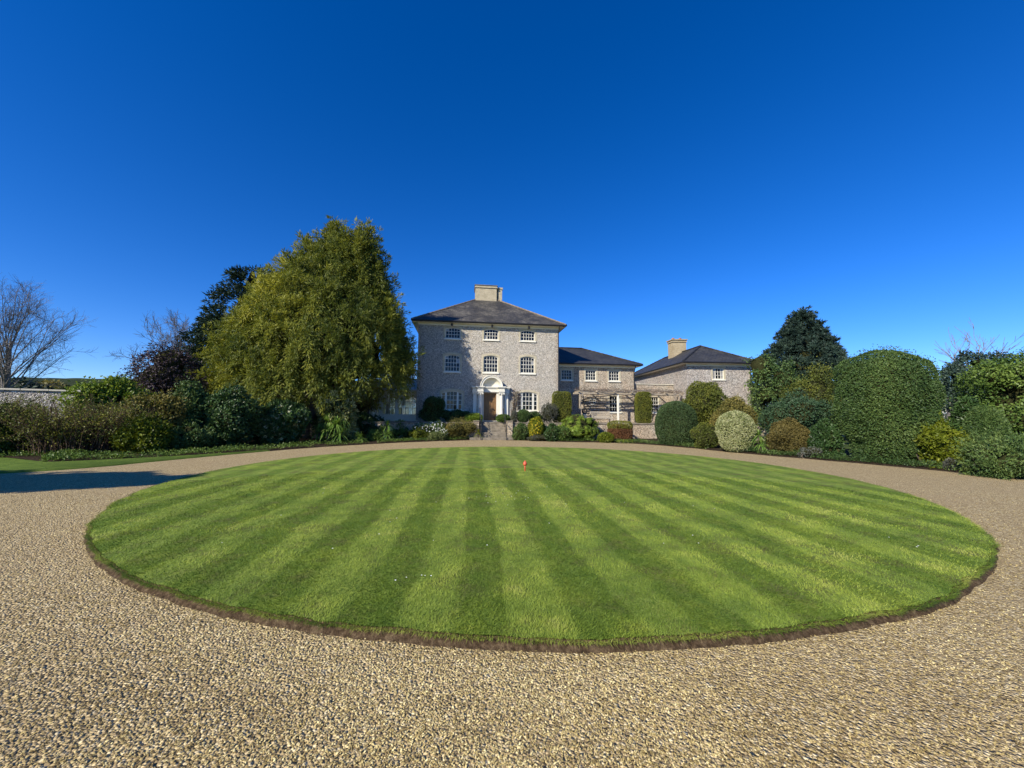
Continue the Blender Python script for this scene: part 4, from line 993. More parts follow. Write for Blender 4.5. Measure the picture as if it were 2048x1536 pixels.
def bare_tree(name, label, loc, H, spread, seed, r0=.4, mat=None, levels=6, lean=(0, 0), group=None, trunk_frac=.22, kids=3, twig=.012, upb=.25, wide=1.0):
    g = random.Random(seed); e = empty(name, loc, 0, label, 'tree', group); T = MB(); B = MB(); V = []; F = []
    def seg3(p, q, ra, rb):
        t = (q-p).normalized(); a = t.orthogonal().normalized(); b = t.cross(a); i = len(V)
        for c, r in ((p, ra), (q, rb)):
            for k_ in range(3): an_ = k_*2.0944; V.append(tuple(c + (a*math.cos(an_)+b*math.sin(an_))*r))
        for k_ in range(3): F.append((i+k_, i+(k_+1) % 3, i+3+(k_+1) % 3, i+3+k_))
    def grow(p, d, L, r, lv):
        n = 3 if lv < 4 else 2; pts = [p]; dd = d.copy()
        for i in range(n):
            dd = (dd + Vector((g.gauss(0, .13), g.gauss(0, .13), g.gauss(0, .10)+.05*upb))).normalized(); pts.append(pts[-1] + dd*L/n)
        ra = [r*(1-.42*i/n) for i in range(n+1)]
        if lv == 0: T.tube(pts, ra, 10)
        elif lv <= 2: B.tube(pts, ra, 6)
        else:
            for i in range(n): seg3(pts[i], pts[i+1], max(ra[i], twig*.6), max(ra[i+1], twig*.5))
        if lv >= levels: return
        nk = kids + (1 if lv in (1, 2) else 0) + (1 if g.random() < .35 else 0)
        for i in range(nk):
            t = 1.0 if i == 0 else .35 + .6*g.random(); f = min(int(t*n), n-1); q = pts[f].lerp(pts[f+1], t*n-f)
            ax = Vector((g.gauss(0, 1), g.gauss(0, 1), g.gauss(0, .5))); ax = (ax - ax.dot(dd)*dd).normalized(); sp = (.25 if i == 0 else .45+.5*g.random())*spread
            nd = (dd*math.cos(sp) + ax*math.sin(sp) + Vector((0, 0, upb*.35))).normalized()
            grow(q, nd, L*(.80 if i == 0 else .55+.25*g.random()), r*(.60 if i == 0 else .42), lv+1)
    grow(Vector((0, 0, -.1)), Vector((lean[0], lean[1], 1)).normalized(), H*trunk_frac, r0, 0)
    zm = max(q[2] for q in V); fz = H/zm; fx = H/zm*wide
    V = [(q[0]*fx, q[1]*fx, q[2]*fz) for q in V]
    for M_ in (T, B): M_.v = [(q[0]*fx, q[1]*fx, q[2]*fz) for q in M_.v]
    T.build('trunk', mat or BARKG, e, smooth=True); B.build('limbs', mat or BARKG, e, smooth=True)
    link('twigs', mesh_np('twigs', V, np.array(F), [mat or BARKG]), e)
    return e
def fan_tree(name, label, loc, H, R, seed, r0=.35, mat=None, limbs=18, twig=.013, low=.16, group=None):
    """leafless tree: limbs fan out from the trunk to a rounded crown, with finer and finer side twigs"""
    g = np.random.default_rng(seed); e = empty(name, loc, 0, label, 'tree', group); T = MB(); B_ = MB(); V = []; F = []
    def thin(pts, ra, rb):
        n = len(pts); i0 = len(V)
        for k_, p in enumerate(pts):
            t = pts[min(k_+1, n-1)] - pts[max(k_-1, 0)]; t = t/np.linalg.norm(t); a = np.cross(t, [.3, .9, .31]); a /= np.linalg.norm(a); b = np.cross(t, a); r = ra + (rb-ra)*k_/(n-1)
            for q in range(3): V.append(p + (a*math.cos(q*2.0944) + b*math.sin(q*2.0944))*r)
        for k_ in range(n-1):
            for q in range(3): F.append((i0+k_*3+q, i0+k_*3+(q+1) % 3, i0+k_*3+3+(q+1) % 3, i0+k_*3+3+q))
    def curve(p, d, L, n, up, wob):
        pts = [p]
        for _ in range(n):
            d = d + g.normal(size=3)*wob + np.array([0, 0, up]); d = d/np.linalg.norm(d); pts.append(pts[-1] + d*L/n)
        return pts
    tr = [np.array([.0, 0, -.1]), np.array([.03*H*.3, 0, H*.12]), np.array([0, .02*H, H*.3]), np.array([.02*H, 0, H*.62])]
    T.tube(tr, [r0*1.3, r0, r0*.75, r0*.25], 10)
    cz = H*.52
    for i in range(limbs):
        t = low + (.55-low)*(i/limbs); p0 = np.array([.01*H, 0, H*t]); el = math.radians(5 + 80*(i/limbs)**.9 + g.normal()*6); a = i*2.4 + g.normal()*.3
        tgt = np.array([math.cos(a)*math.cos(el)*R, math.sin(a)*math.cos(el)*R, cz + math.sin(el)*(H-cz)*1.0]); d = tgt - p0; L = np.linalg.norm(d)*1.03; d = d/np.linalg.norm(d)
        pts = curve(p0, d + np.array([0, 0, .12]), L, 7, -.02, .09); rl = r0*(.22 - .07*i/limbs)
        B_.tube(pts, [rl*(1-.11*k_) for k_ in range(8)], 5)
        for b in range(14):
            u = .18 + .8*(b+g.random())/14; f = min(int(u*7), 6); q = pts[f] + (pts[f+1]-pts[f])*(u*7-f); dd = pts[f+1]-pts[f]; dd = dd/np.linalg.norm(dd)
            bl = curve(q, nrm(dd*.75 + g.normal(size=3)*.55 + np.array([0, 0, .15])), L*.34*(1.15-u*.6), 5, .05, .13); rb = max(rl*.28*(1.1-.5*u), twig*1.3); thin(bl, rb, twig)
            for c in range(8):
                u2 = .15 + .85*g.random(); f2 = min(int(u2*5), 4); q2 = bl[f2] + (bl[f2+1]-bl[f2])*(u2*5-f2); d2 = bl[f2+1]-bl[f2]; d2 = d2/np.linalg.norm(d2)
                tw = curve(q2, nrm(d2*.8 + g.normal(size=3)*.5), L*.13*(.6+.7*g.random()), 3, .06, .15); thin(tw, twig*.9, twig*.5)
                for _ in range(1): thin(curve(tw[1+_], nrm(tw[2]-tw[1]) + g.normal(size=3)*.45, L*.06*(.6+.8*g.random()), 2, .05, .15), twig*.6, twig*.4)
    T.build('trunk', mat or BARKG, e, smooth=True); B_.build('limbs', mat or BARKG, e, smooth=True)
    link('twigs', mesh_np('twigs', np.array(V), np.array(F), [mat or BARKG]), e); return e
def strap_plant(name, label, loc, heads, mat, nleaf, L, W, seed, cat='plant', group=None, stem=True, arch=.7):
    """rosettes of long arching strap leaves; heads = [(x, y, z)] rosette centres above the base"""
    g = np.random.default_rng(seed); e = empty(name, loc, 0, label, cat, group); V = []; F = []; rn = []
    for (hx, hy, hz) in heads:
        th = g.random(nleaf)*2*np.pi; el = np.radians(-15 + 100*g.random(nleaf)); LL = L*(.7+.5*g.random(nleaf))
        d = np.c_[np.cos(th)*np.cos(el), np.sin(th)*np.cos(el), np.sin(el)]; s = np.c_[-np.sin(th), np.cos(th), np.zeros(nleaf)]*W
        c0 = np.array([hx, hy, hz]); rows = []
        for q, wq in ((0, .7), (.35, 1.0), (.7, .8), (1.0, .06)):
            c = c0 + d*(LL*q)[:, None] + np.array([0, 0, -1.0])*(LL*arch*q*q*(1-.45*np.sin(el)))[:, None]; c[:, 2] = np.maximum(c[:, 2], .03)
            rows.append(np.stack([c - s*wq*.5, c + s*wq*.5], 1))
        vv = np.stack(rows, 1).reshape(nleaf, 8, 3); o = len(V)*0 + sum(len(x) for x in V)
        V.append(vv.reshape(-1, 3)); i = np.arange(nleaf)[:, None]*8 + o
        for a in range(3): F.append(np.c_[i+2*a, i+2*a+1, i+2*a+3, i+2*a+2])
        rn.append(np.clip(.5 + .5*(g.random(nleaf)-.5) + .25*np.sin(el), 0, 1))
    F = np.concatenate([np.concatenate(F[k_*3:k_*3+3]) for k_ in range(len(heads))]); rnd = np.concatenate([np.tile(x, 3) for x in rn])
    link('leaves', mesh_np('leaves', np.concatenate(V), F, [mat], rnd=rnd), e)
    mb = MB()
    for (hx, hy, hz) in heads: mb.tube([(hx*.7, hy*.7, -.08), (hx*.9, hy, hz*.5), (hx, hy, hz+.02)], [.06, .05, .04], 7)
    mb.build('stem', BARK, e)
    return e
def whorl_shrub(name, label, loc, blobs, mat, nros, per, L, W, seed, cat='shrub', droop=.75):
    """shrub of drooping whorls of long leaves"""
    g = np.random.default_rng(seed); e = empty(name, loc, 0, label, cat); P, N = sample_blobs(blobs, nros, g, .10, 1.8, seed, 2, .25, loc); m_ = len(P)
    th = (np.arange(per)/per*2*np.pi)[None, :] + g.random((m_, 1))*6.28; t1 = nrm(np.cross(N, np.array([.1, .2, 1.0])+g.normal(size=(m_, 3))*.1)); t2 = np.cross(N, t1)
    A = nrm(N + np.array([0, 0, .8])); D = (t1[:, None]*np.cos(th)[..., None] + t2[:, None]*np.sin(th)[..., None])*.9 + A[:, None]*.25 + np.array([0, 0, -droop*.5]); q = m_*per
    Pp = np.repeat(P, per, 0); V1, F1 = leaf_quads(Pp, D.reshape(-1, 3), np.repeat(A, per, 0), L*(.7+.5*g.random(q)), W*(.8+.4*g.random(q)), .28)
    V2, F2 = core_mesh(blobs, 2, .80, .1, 2.0, seed); rnd = np.clip(.5+.4*(np.repeat(g.random(m_), per)-.5)+.4*(g.random(q)-.5), 0, 1)
    link('foliage', mesh_np('foliage', np.concatenate([V2, V1]), np.concatenate([F2, F1+len(V2)]), [mat, COREM], rnd=np.r_[np.full(len(F2), .1), rnd], matidx=np.r_[np.ones(len(F2), int), np.zeros(len(F1), int)]), e)
    stems(e, blobs, g, BARK, 6, .04); return e
def twig_shrub(name, label, loc, w, dpt, h, mat, n, seed, cat='shrub', leaf=None, nleaf=0, lsize=.05):
    """deciduous shrub: a thicket of arching bare stems with side twigs"""
    g = np.random.default_rng(seed); e = empty(name, loc, 0, label, cat); V = []; F = []; pts = []
    def strip(p, r):
        i = len(V)
        for k_, c in enumerate(p):
            for a in range(3): V.append((c[0]+math.cos(a*2.094)*r*(1-.7*k_/len(p)), c[1]+math.sin(a*2.094)*r*(1-.7*k_/len(p)), c[2]))
        for k_ in range(len(p)-1):
            for a in range(3): F.append((i+k_*3+a, i+k_*3+(a+1) % 3, i+k_*3+3+(a+1) % 3, i+k_*3+3+a))
    for _ in range(n):
        a = g.random()*6.28; b = np.array([math.cos(a)*w*.55*g.random()**.5, math.sin(a)*dpt*.55*g.random()**.5, -.05]); o = np.array([math.cos(a)*w*.5, math.sin(a)*dpt*.5, 0])*(.4+.6*g.random()); hh = h*(.6+.42*g.random())
        p = [b + o*t**1.6 + np.array([0, 0, hh*t**.8]) + g.normal(size=3)*.07*t for t in np.linspace(0, 1, 6)]; strip(p, .016)
        for q in range(9):
            t = .3+.7*g.random(); f = min(int(t*5), 4); s = p[f]+(p[f+1]-p[f])*(t*5-f); d = nrm(g.normal(size=3)+np.array([0, 0, .9])+o*.5)*h*.22*(.5+g.random()); mm = s+d*.5+g.normal(size=3)*.03; strip([s, mm, s+d], .008); pts += [mm, s+d, s+d*.75]
    F = np.array(F); link('stems', mesh_np('stems', V, F, [mat], rnd=np.clip(g.random(len(F)), 0, 1)), e)
    if leaf is not None:
        pts = np.array(pts); s = g.integers(0, len(pts), nleaf); P = pts[s]+g.normal(size=(nleaf, 3))*.05; v_, f_ = leaf_quads(P, g.normal(size=(nleaf, 3))+np.array([0, 0, .4]), g.normal(size=(nleaf, 3)), lsize*(.6+.8*g.random(nleaf)), lsize*.5, .1)
        link('foliage', mesh_np('foliage', v_, f_, [leaf], rnd=np.clip(.5+.3*noise3(P, 1.5, seed)+.5*(g.random(nleaf)-.5), 0, 1)), e)
    return e

# ------------------------------------------------------------------ trees
def P3(px, Y): p = atY(px, 800, Y); return Vector((p.x, Y, 0))
conifer('golden_conifer', 'huge broad golden-green conifer with drooping sprays and twin leaders', P3(620, 26.0),
        [(2.5, 5.0), (3.3, 5.8), (4.6, 6.0), (6.0, 5.7), (7.7, 5.05), (9.4, 4.15), (10.7, 3.1), (11.8, 2.0), (12.6, 1.1), (13.2, .3)], GOLD, 4200, 58, 1.05, .24, ax_frond, 11, sag=.30, skirt=lambda x: 2.5 + .40*np.clip(x - 1.2, 0, 4),
        trunk_r=.42, leafL=.24, leafW=.050, amp=.85, freq=1.0, inner=.20, sq=.75, core=.66, gap=-.30, leanx=1.25,
        tops=((0.05, -0.2, 13.01, 0.36, 40), (2.15, -1, 12.26, 0.4, 40), (-1.3, -0.5, 11.97, 0.36, 36), (1.2, -0.9, 12.54, 0.3, 30), (3.1, -0.8, 11.11, 0.36, 36), (-2.5, -0.5, 10.74, 0.38, 36), (4, -0.8, 9.5, 0.38, 36), (-3.5, -0.5, 9.31, 0.38, 36), (2.6, -1, 10.45, 1, 130), (2.2, -1.2, 11.97, 0.55, 50), (0.1, -0.3, 12.26, 0.8, 90), (-0.6, -0.5, 11.4, 0.7, 60), (-1.7, -0.6, 10.64, 0.75, 70), (1.2, -1.5, 11.02, 0.75, 70), (-2.9, -0.5, 8.84, 0.85, 80), (3.6, -0.5, 8.36, 0.9, 90), (-3.9, -0.6, 6.93, 0.85, 80), (4.6, -0.9, 6.27, 0.85, 70), (-4.9, -0.6, 4.75, 0.85, 80), (-1, -2.8, 8.55, 0.8, 60), (1.2, -3, 7.79, 0.8, 60)))
conifer('dark_conifer', 'dark narrow-topped conifer rising behind the golden conifer', P3(488, 33.0),
        [(2.0, 3.9), (5.0, 3.8), (8.0, 2.9), (10.5, 1.8), (12.6, .8), (14.6, .05)], DARKC, 1100, 60, 1.35, .36, ax_layer, 12, trunk_r=.35, leafL=.32, leafW=.10, amp=.8, freq=.9, inner=.4, core=.6, gap=-.35)
conifer('blue_green_conifer', 'blue-green conifer with ragged upswept branch tips behind the variegated ball', P3(1610, 33.0),
        [(1.5, 3.1), (4.0, 3.2), (5.4, 3.0), (6.8, 2.3), (8.0, 1.45), (9.2, .75), (10.4, .1)], BLUEC, 1100, 60, .85, .26, ax_up, 13, tops=((0, 0, 9.9, .3, 36), (.9, -.3, 8.6, .35, 36), (-.9, -.3, 8.3, .35, 36), (1.9, -.3, 7.0, .35, 36), (-2.0, -.3, 6.7, .35, 36), (2.6, -.3, 5.6, .35, 36)), trunk_r=.32, leafL=.26, leafW=.09, amp=.55, freq=1.0, inner=.35, core=.62, gap=-.4)
fan_tree('bare_oak', 'large leafless oak standing beyond the flint garden wall', P3(2, 40.0), 14.6, 5.0, 21, .36, limbs=26, twig=.011, low=.16)
fan_tree('bare_beech', 'leafless wide-crowned tree seen over the purple-leaved tree', P3(352, 48.0), 13.4, 5.6, 22, .30, limbs=18, twig=.015, low=.40)
bare_tree('bare_ash', 'thin leafless tree in the gap between conservatory and golden conifer', P3(838, 52.0), 11.0, .9, 23, .3, levels=5, kids=3, twig=.03)
bare_tree('bare_birch', 'twiggy leafless tree rising behind the giant clipped yew', P3(1878, 30.0), 9.9, .75, 24, .2, levels=6, kids=2, twig=.016, upb=.5)
bare_tree('bare_sapling', 'faint leafless tree top between wing roof and end block', P3(1287, 60.0), 9.6, .9, 25, .25, levels=5, kids=3, twig=.03)

def crown_tree(name, label, loc, blobs, mat, n, L, W, seed, amp=.35, freq=1.1, trunk=.16, shrink=.6, depth=.5, group=None, outl=0, barkm=None):
    g = np.random.default_rng(seed); e = empty(name, loc, 0, label, 'tree', group)
    P, N = sample_blobs(blobs, n, g, amp, freq, seed, 2, depth, loc, .4); m_ = len(P)
    if outl: s = g.permutation(m_)[:outl]; P[s] += N[s]*(g.random(outl)*amp*.5)[:, None]
    V1, F1 = leaf_quads(P, nrm(N*.5+g.normal(size=(m_, 3))*.8+np.array([0, 0, -.1])), nrm(N+g.normal(size=(m_, 3))*.6), L*(.6+.8*g.random(m_)), W*(.7+.6*g.random(m_)), .15)
    V2, F2 = core_mesh(blobs, 2, shrink, amp, freq, seed, zmin=.5); rnd = np.clip(.5+.32*noise3(P, freq*.7, seed+3)+.5*(g.random(m_)-.5), 0, 1)
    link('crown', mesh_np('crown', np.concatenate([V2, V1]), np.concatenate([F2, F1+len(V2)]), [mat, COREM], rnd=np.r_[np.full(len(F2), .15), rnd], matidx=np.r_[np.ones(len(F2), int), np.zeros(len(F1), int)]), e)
    zc = blobs[0][2]; mb = MB(); mb.tube([(0, 0, -.1), (.04, 0, zc*.4), (0, .03, zc)], [trunk*1.3, trunk, trunk*.5], 9); mb.build('trunk', barkm or BARK, e, smooth=True)
    mb = MB()
    for b in blobs: mb.tube([(0, 0, zc*.45), (b[0]*.5, b[1]*.5, (zc*.5+b[2])/2), (b[0], b[1], b[2])], [trunk*.5, trunk*.35, trunk*.12], 6)
    mb.build('branches', barkm or BARK, e)
    return e
crown_tree('purple_tree', 'small dark purple-leaved tree beside the golden conifer', P3(325, 22.5), [(0, 0, 3.6, 1.7, 1.6, 1.5), (-1.15, 0, 3.2, 1.1, 1.1, .95), (1.1, .2, 3.5, 1.2, 1.1, 1.1), (.2, 0, 4.7, 1.15, 1.1, .95), (-.5, -.4, 2.5, 1.5, 1.2, .9)], PURPLE, 15000, .13, .07, 31, amp=.4, freq=1.5, shrink=.5, depth=.7, outl=900)
crown_tree('ivy_clad_tree', 'olive ivy-clad tree between end block and blue-green conifer', P3(1545, 29.0), [(0, 0, 3.6, 1.5, 1.4, 2.6), (-.9, 0, 5.2, .8, .8, 1.2), (.9, 0, 4.6, 1.2, 1.1, 1.5), (1.8, .3, 3.2, 1.2, 1.1, 1.5), (-.7, 0, 2.4, 1.1, 1.0, 1.2)], YEW, 13000, .16, .09, 32, amp=.8, freq=1.2, outl=1500, shrink=.35, depth=.9)
crown_tree('evergreen_oak', 'dark glossy evergreen tree behind the small clipped yew ball', P3(1962, 22.0), [(0, 0, 4.0, 1.6, 1.5, 1.3), (-1.1, 0, 4.3, .9, .9, .85), (1.0, .2, 4.1, 1.1, 1.0, 1.0), (.1, 0, 4.9, .9, .9, .75), (-.6, -.3, 2.8, 1.2, 1.1, 1.0)], BLUEC, 16000, .15, .085, 33, amp=.4, freq=1.5, shrink=.55, outl=1200)
crown_tree('round_green_tree', 'full leafy green tree at the end of the right-hand border', P3(2065, 16.5), [(0, 0, 2.6, 2.0, 1.7, 1.7), (-.9, -.2, 3.4, 1.2, 1.2, 1.0), (.6, 0, 3.7, 1.4, 1.3, .95), (-1.1, -.5, 1.7, 1.2, 1.1, 1.1)], MIDG, 26000, .11, .065, 34, amp=.5, freq=1.5, shrink=.62, depth=.5, outl=2500)
crown_tree('brown_leaved_tree', 'small tree with dry brown leaves by the conservatory', P3(737, 29.3) + Vector((0, 0, TZ)), [(0, 0, 1.35, .75, .7, .55), (-.45, 0, 1.1, .5, .5, .4), (.4, 0, 1.55, .45, .45, .35)], BROWNY, 2600, .12, .07, 35, amp=.2, freq=2.0, shrink=.45, trunk=.07)
crown_tree('drive_side_tree', 'spreading evergreen tree throwing its shadow across the drive', Vector((-17.6, 3.0, 0)), [(0, 0, 5.5, 2.5, 1.2, .8), (-2.2, 0, 5.3, 1.9, 1.0, .7), (2.3, 0, 5.5, 1.8, .9, .55), (.2, 0, 6.0, 1.6, .9, .5)], MIDG, 12000, .22, .12, 36, amp=.5, freq=.8, trunk=.28, shrink=.8)
for i, (x, Y, w, h) in enumerate(((30, 55, 5.5, 6.5), (95, 62, 6.0, 6.6), (150, 70, 7.5, 6.2), (205, 64, 6, 6.0), (255, 58, 5.5, 7.0))):
    b = [(0, 0, h*.5, w*.55, w*.5, h*.48), (-w*.4, 0, h*.42, w*.4, w*.4, h*.38), (w*.4, .5, h*.45, w*.42, w*.4, h*.40)]
    crown_tree('far_tree', ['dark rounded tree at the foot of the leafless oak', 'low olive field tree just clear of the leafless oak', 'widest pale green field tree beyond the garden wall', 'grey-green field tree below the wooded hill', 'dark green field tree beside the purple-leaved tree'][i],
               P3(x, Y), b, [DARKC, OLIVE, MIDG, YEW, YEWB][i], 3500, .5, .3, 40+i, amp=.8, freq=.4, group='field trees beyond the garden wall')

# ------------------------------------------------------------------ garden wall on the left
ga, gb = Vector((-36, 12.6, 0)), Vector((-20.6, 20.6, 0)); gd = gb-ga; gL = gd.length
gw = empty('garden_wall', ga, math.atan2(gd.y, gd.x), 'tall flint garden wall with pale stone coping beyond the left border', 'wall')
mb = MB(); mb.box(0, gL, 0, .4, -.1, 2.70); mb.build('wall', FLINT_G, gw)
n = int(gL/.95)
for i in range(n):
    j = prng.uniform(-.012, .012); mb = MB(); mb.box(gL*i/n+.008, gL*(i+1)/n-.008, -.07+j, .47, 2.705, 2.79+j); mb.build('coping_stone', STONE, gw, bevel=.012)

# ------------------------------------------------------------------ left border shrubs
def B(name, label, box, mat, n, L, W, kind='dome', **kw):
    loc, bl = dome(*box[:3], **box[3], kind=kind); return bush(name, label, loc, bl, mat, n, L, W, **kw)
B('laurel', 'glossy dark laurel at the far end of the left border', (-60, 78, 812, dict(yb=917)), LAUREL, 9000, .13, .06, 'loose', amp=.14, seed=51, up=.3)
loc, rx, ry, h = px_box(45, 262, 806, yb=914, dr=.8)
twig_shrub('bare_twiggy_shrub', 'wide brown leafless shrub of tangled twigs before the garden wall', loc, rx*2.1, ry*2.0, h, DRYTW, 300, 52, leaf=YEWG, nleaf=17000, lsize=.075)
twig_shrub('dark_thicket', 'dark tangled thicket between laurel and bright green shrub', P3(120, 16.9), 4.2, 2.2, 1.35, DRYTW, 190, 53, leaf=LAUREL, nleaf=9000, lsize=.11)
B('spring_green_shrub', 'yellow-green shrub rising against the garden wall', (140, 320, 760, dict(Y=18.8)), BRIGHT, 16000, .10, .06, 'loose', amp=.28, freq=1.3, seed=54, outl=900, shrink=.75)
B('bright_leaf_shrub', 'bright green low shrub in front of the bare twiggy shrub', (228, 352, 838, dict(yb=913)), LIME, 9000, .085, .05, 'loose', amp=.20, freq=1.8, seed=55, outl=900, shrink=.75, tone=-.25)
B('dark_evergreen_shrub', 'tall dark evergreen shrub under the purple-leaved tree', (320, 445, 768, dict(Y=18.6)), YEW, 12000, .10, .055, 'loose', amp=.22, seed=56, outl=700, shrink=.78)
B('bronze_green_shrub', 'bronze-green shrub mass behind the bright green low shrub', (245, 385, 790, dict(Y=17.2)), OLIVE, 12000, .09, .05, 'loose', amp=.25, freq=1.6, seed=57, outl=900, shrink=.7)
B('shade_shrub', 'deep green shrub in shade at the foot of the golden conifer', (395, 530, 778, dict(yb=899)), LAUREL, 13000, .10, .055, 'loose', amp=.2, seed=58, shrink=.8, outl=600)
B('low_dark_shrub', 'low dark shrub at the drive edge before the deep green shrub', (330, 430, 845, dict(yb=907)), YEW, 6000, .08, .045, 'loose', amp=.18, seed=59, shrink=.78, outl=400)
B('spotted_laurel', 'glossy laurel speckled with cream leaves under the golden conifer', (498, 622, 800, dict(yb=893)), LAUREL, 9000, .15, .08, 'loose', amp=.16, seed=60, flowers=(VARIEG, 420, .12, 'cream_leaves'))
B('variegated_shrub', 'cream-variegated shrub behind the largest spiky yucca', (640, 722, 800, dict(Y=23.6)), VARIEG, 3800, .16, .08, 'loose', amp=.2, seed=61, tone=-.12)
B('shadow_hedge', 'dark hedge in deep shade behind the yuccas', (560, 800, 822, dict(Y=27.0, dr=.5)), LAUREL, 12000, .12, .06, 'loose', amp=.2, seed=62)
def SP(name, label, box, heads, n, L, W, seed, mat=STRAP, **kw):
    loc, rx, ry, h = px_box(*box[:3], **box[3]); hs = [(a*rx, b*ry, c*h) for a, b, c in heads]
    return strap_plant(name, label, loc, hs, mat, n, L, W, seed, **kw)
SP('yucca', 'largest spiky yucca clump before the golden conifer', (622, 708, 826, dict(yb=889)), [(-.3, 0, .72), (.25, -.2, .62), (0, -.5, .40), (-.55, -.3, .38), (.4, .3, .75), (.55, -.4, .30)], 110, .80, .045, 71)
SP('yucca', 'small low spiky yucca beside the largest yucca', (690, 738, 858, dict(yb=887)), [(0, 0, .5), (.35, -.2, .35)], 90, .55, .035, 72)
SP('yucca', 'upright yucca nearest the lime green shrub', (748, 800, 838, dict(yb=884)), [(0, 0, .72), (-.3, -.2, .45), (.2, -.3, .32)], 95, .62, .038, 73)
B('small_edge_shrub', 'small green shrub between two yuccas at the drive edge', (735, 765, 862, dict(yb=884)), MIDG, 2500, .06, .035, amp=.12, seed=63)
B('pale_shrub', 'loose grey-green shrub beside the upright yucca', (780, 826, 840, dict(yb=880)), MIDG, 3000, .08, .04, 'loose', amp=.16, seed=64, shrink=.7)
B('lime_shrub', 'low lime green shrub at the drive edge below the white flowers', (816, 868, 853, dict(yb=882)), LIME, 4500, .06, .035, 'loose', amp=.10, seed=65)
B('white_flower_shrub', 'straggling white-flowering shrub along the low flint wall', (824, 908, 843, dict(Y=26.4, dr=.5)), MIDG, 4500, .07, .035, 'loose', amp=.18, seed=66, flowers=(WHITEF, 420, .05, 'flowers'), shrink=.7)
B('variegated_groundcover', 'low cream-edged plant below the white-flowering shrub', (850, 892, 862, dict(yb=882)), VARIEG, 2600, .07, .04, amp=.12, seed=67, tone=-.25)
SP('feathery_grass', 'arching feathery grass above the white flowers', (858, 910, 832, dict(Y=27.3)), [(0, 0, .45), (.3, 0, .4), (-.3, .1, .4)], 130, .55, .014, 74, mat=GREYL)
B('rosemary', 'olive-brown loose shrub immediately beside the step pier', (876, 958, 836, dict(yb=881)), OLIVE, 9000, .075, .022, 'loose', amp=.16, freq=2.4, seed=68, shrink=.8, outl=900, up=.6)
TE = dict
B('porch_shrub', 'fresh green shrub at the shaded foot of the porch', (930, 962, 829, dict(Y=28.6, z0=TZ)), BRIGHT, 2200, .09, .04, amp=.1, seed=69)
B('wall_shrub', 'dark shrub between conservatory and ground-floor window', (838, 892, 793, dict(Y=29.0, z0=TZ, dr=.6)), LAUREL, 6500, .10, .05, 'loose', amp=.16, seed=70)
B('shaded_bed_shrub', 'low dark shrub under the shaded ground-floor window', (880, 945, 820, dict(Y=29.2, z0=TZ, dr=.5)), LAUREL, 5000, .09, .045, 'loose', amp=.12, seed=171)
SP('pier_grass', 'yellowing tuft of grass against the shaded step pier', (946, 968, 846, dict(Y=26.7)), [(0, 0, .45)], 120, .45, .016, 75, mat=LIME)

# ------------------------------------------------------------------ right of the steps
B('dome_shrub', 'neat green dome shrub at the sunlit foot of the porch', (992, 1022, 829, dict(Y=28.9, z0=TZ)), MIDG, 2600, .05, .028, amp=.04, seed=81)
B('clipped_ball', 'dark clipped ball at the window beside the porch', (1033, 1060, 819, dict(Y=28.2, z0=TZ)), YEW, 3200, .05, .025, 'ball', amp=.03, seed=82, depth=.05)
B('silver_plant', 'thin silvery plant beside the handrail', (1021, 1036, 822, dict(Y=28.0, z0=TZ)), GREYL, 900, .07, .02, amp=.08, seed=83, up=.7)
B('bed_edge_shrub', 'dark green shrub below the clipped ball', (1024, 1062, 846, dict(Y=27.0)), YEW, 3200, .06, .035, 'loose', amp=.1, seed=84)
B('yellow_shrub', 'rounded shrub covered in yellow flowers by the steps', (1056, 1092, 836, dict(Y=26.9)), LIME, 3200, .07, .045, 'ball', amp=.12, seed=85, flowers=(YELLOW, 420, .055, 'flowers'))
B('dark_wall_shrub', 'dark shrub under the sunlit ground-floor window', (1058, 1086, 823, dict(Y=29.0, z0=TZ)), LAUREL, 2500, .07, .04, 'loose', amp=.1, seed=86)
B('grey_shrub', 'loose grey-leaved shrub between window and clipped yew block', (1080, 1114, 806, dict(Y=29.6, z0=TZ)), GREYL, 3600, .08, .025, 'loose', amp=.14, seed=87, shrink=.6, up=.4, outl=300, tone=-.2)
B('dark_filler_shrub', 'dark leafy shrub between yellow shrub and drooping shrub', (1086, 1120, 846, dict(Y=25.9)), LAUREL, 3000, .08, .045, 'loose', amp=.1, seed=88)
B('catmint', 'low grey-green plants edging the drive before the yellow shrub', (1052, 1112, 868, dict(yb=883, dr=.5)), GREYL, 2600, .05, .022, 'loose', amp=.08, seed=89, tone=-.25)
loc, bl = dome(1098, 1202, 826, yb=884, kind='loose')
whorl_shrub('whorled_shrub', 'large shrub with drooping whorls of long green leaves', loc, bl, BRIGHT, 460, 11, .26, .055, 90)
B('under_shrub', 'mid green skirt of shrub under the drooping whorls', (1102, 1150, 852, dict(yb=884)), MIDG, 3200, .07, .04, 'loose', amp=.1, seed=91)
SP('daylily', 'clump of strap leaves between drooping shrub and russet hedge', (1186, 1226, 850, dict(yb=884)), [(0, 0, .3), (.4, -.2, .25), (-.4, -.2, .25), (.1, -.4, .2)], 70, .5, .024, 76)
B('lime_edge_plant', 'small lime plant at the drive edge before the russet hedge', (1196, 1226, 866, dict(yb=886)), LIME, 1600, .06, .035, amp=.08, seed=92, tone=-.2)
rh = B('russet_hedge', 'clipped russet-brown hedge block with a golden-green top', (1216, 1263, 850, dict(Y=26.9)), RUSSET, 6500, .05, .03, amp=.03, seed=93, depth=.05, p=3)
_g = np.random.default_rng(94); _h = atY(1240, 842, 26.9).z; _P, _N = sample_blobs([(0, 0, _h-.32, .80, .80, .32)], 3200, _g, .03, 2, 94, 2.6, .05, rh.location)
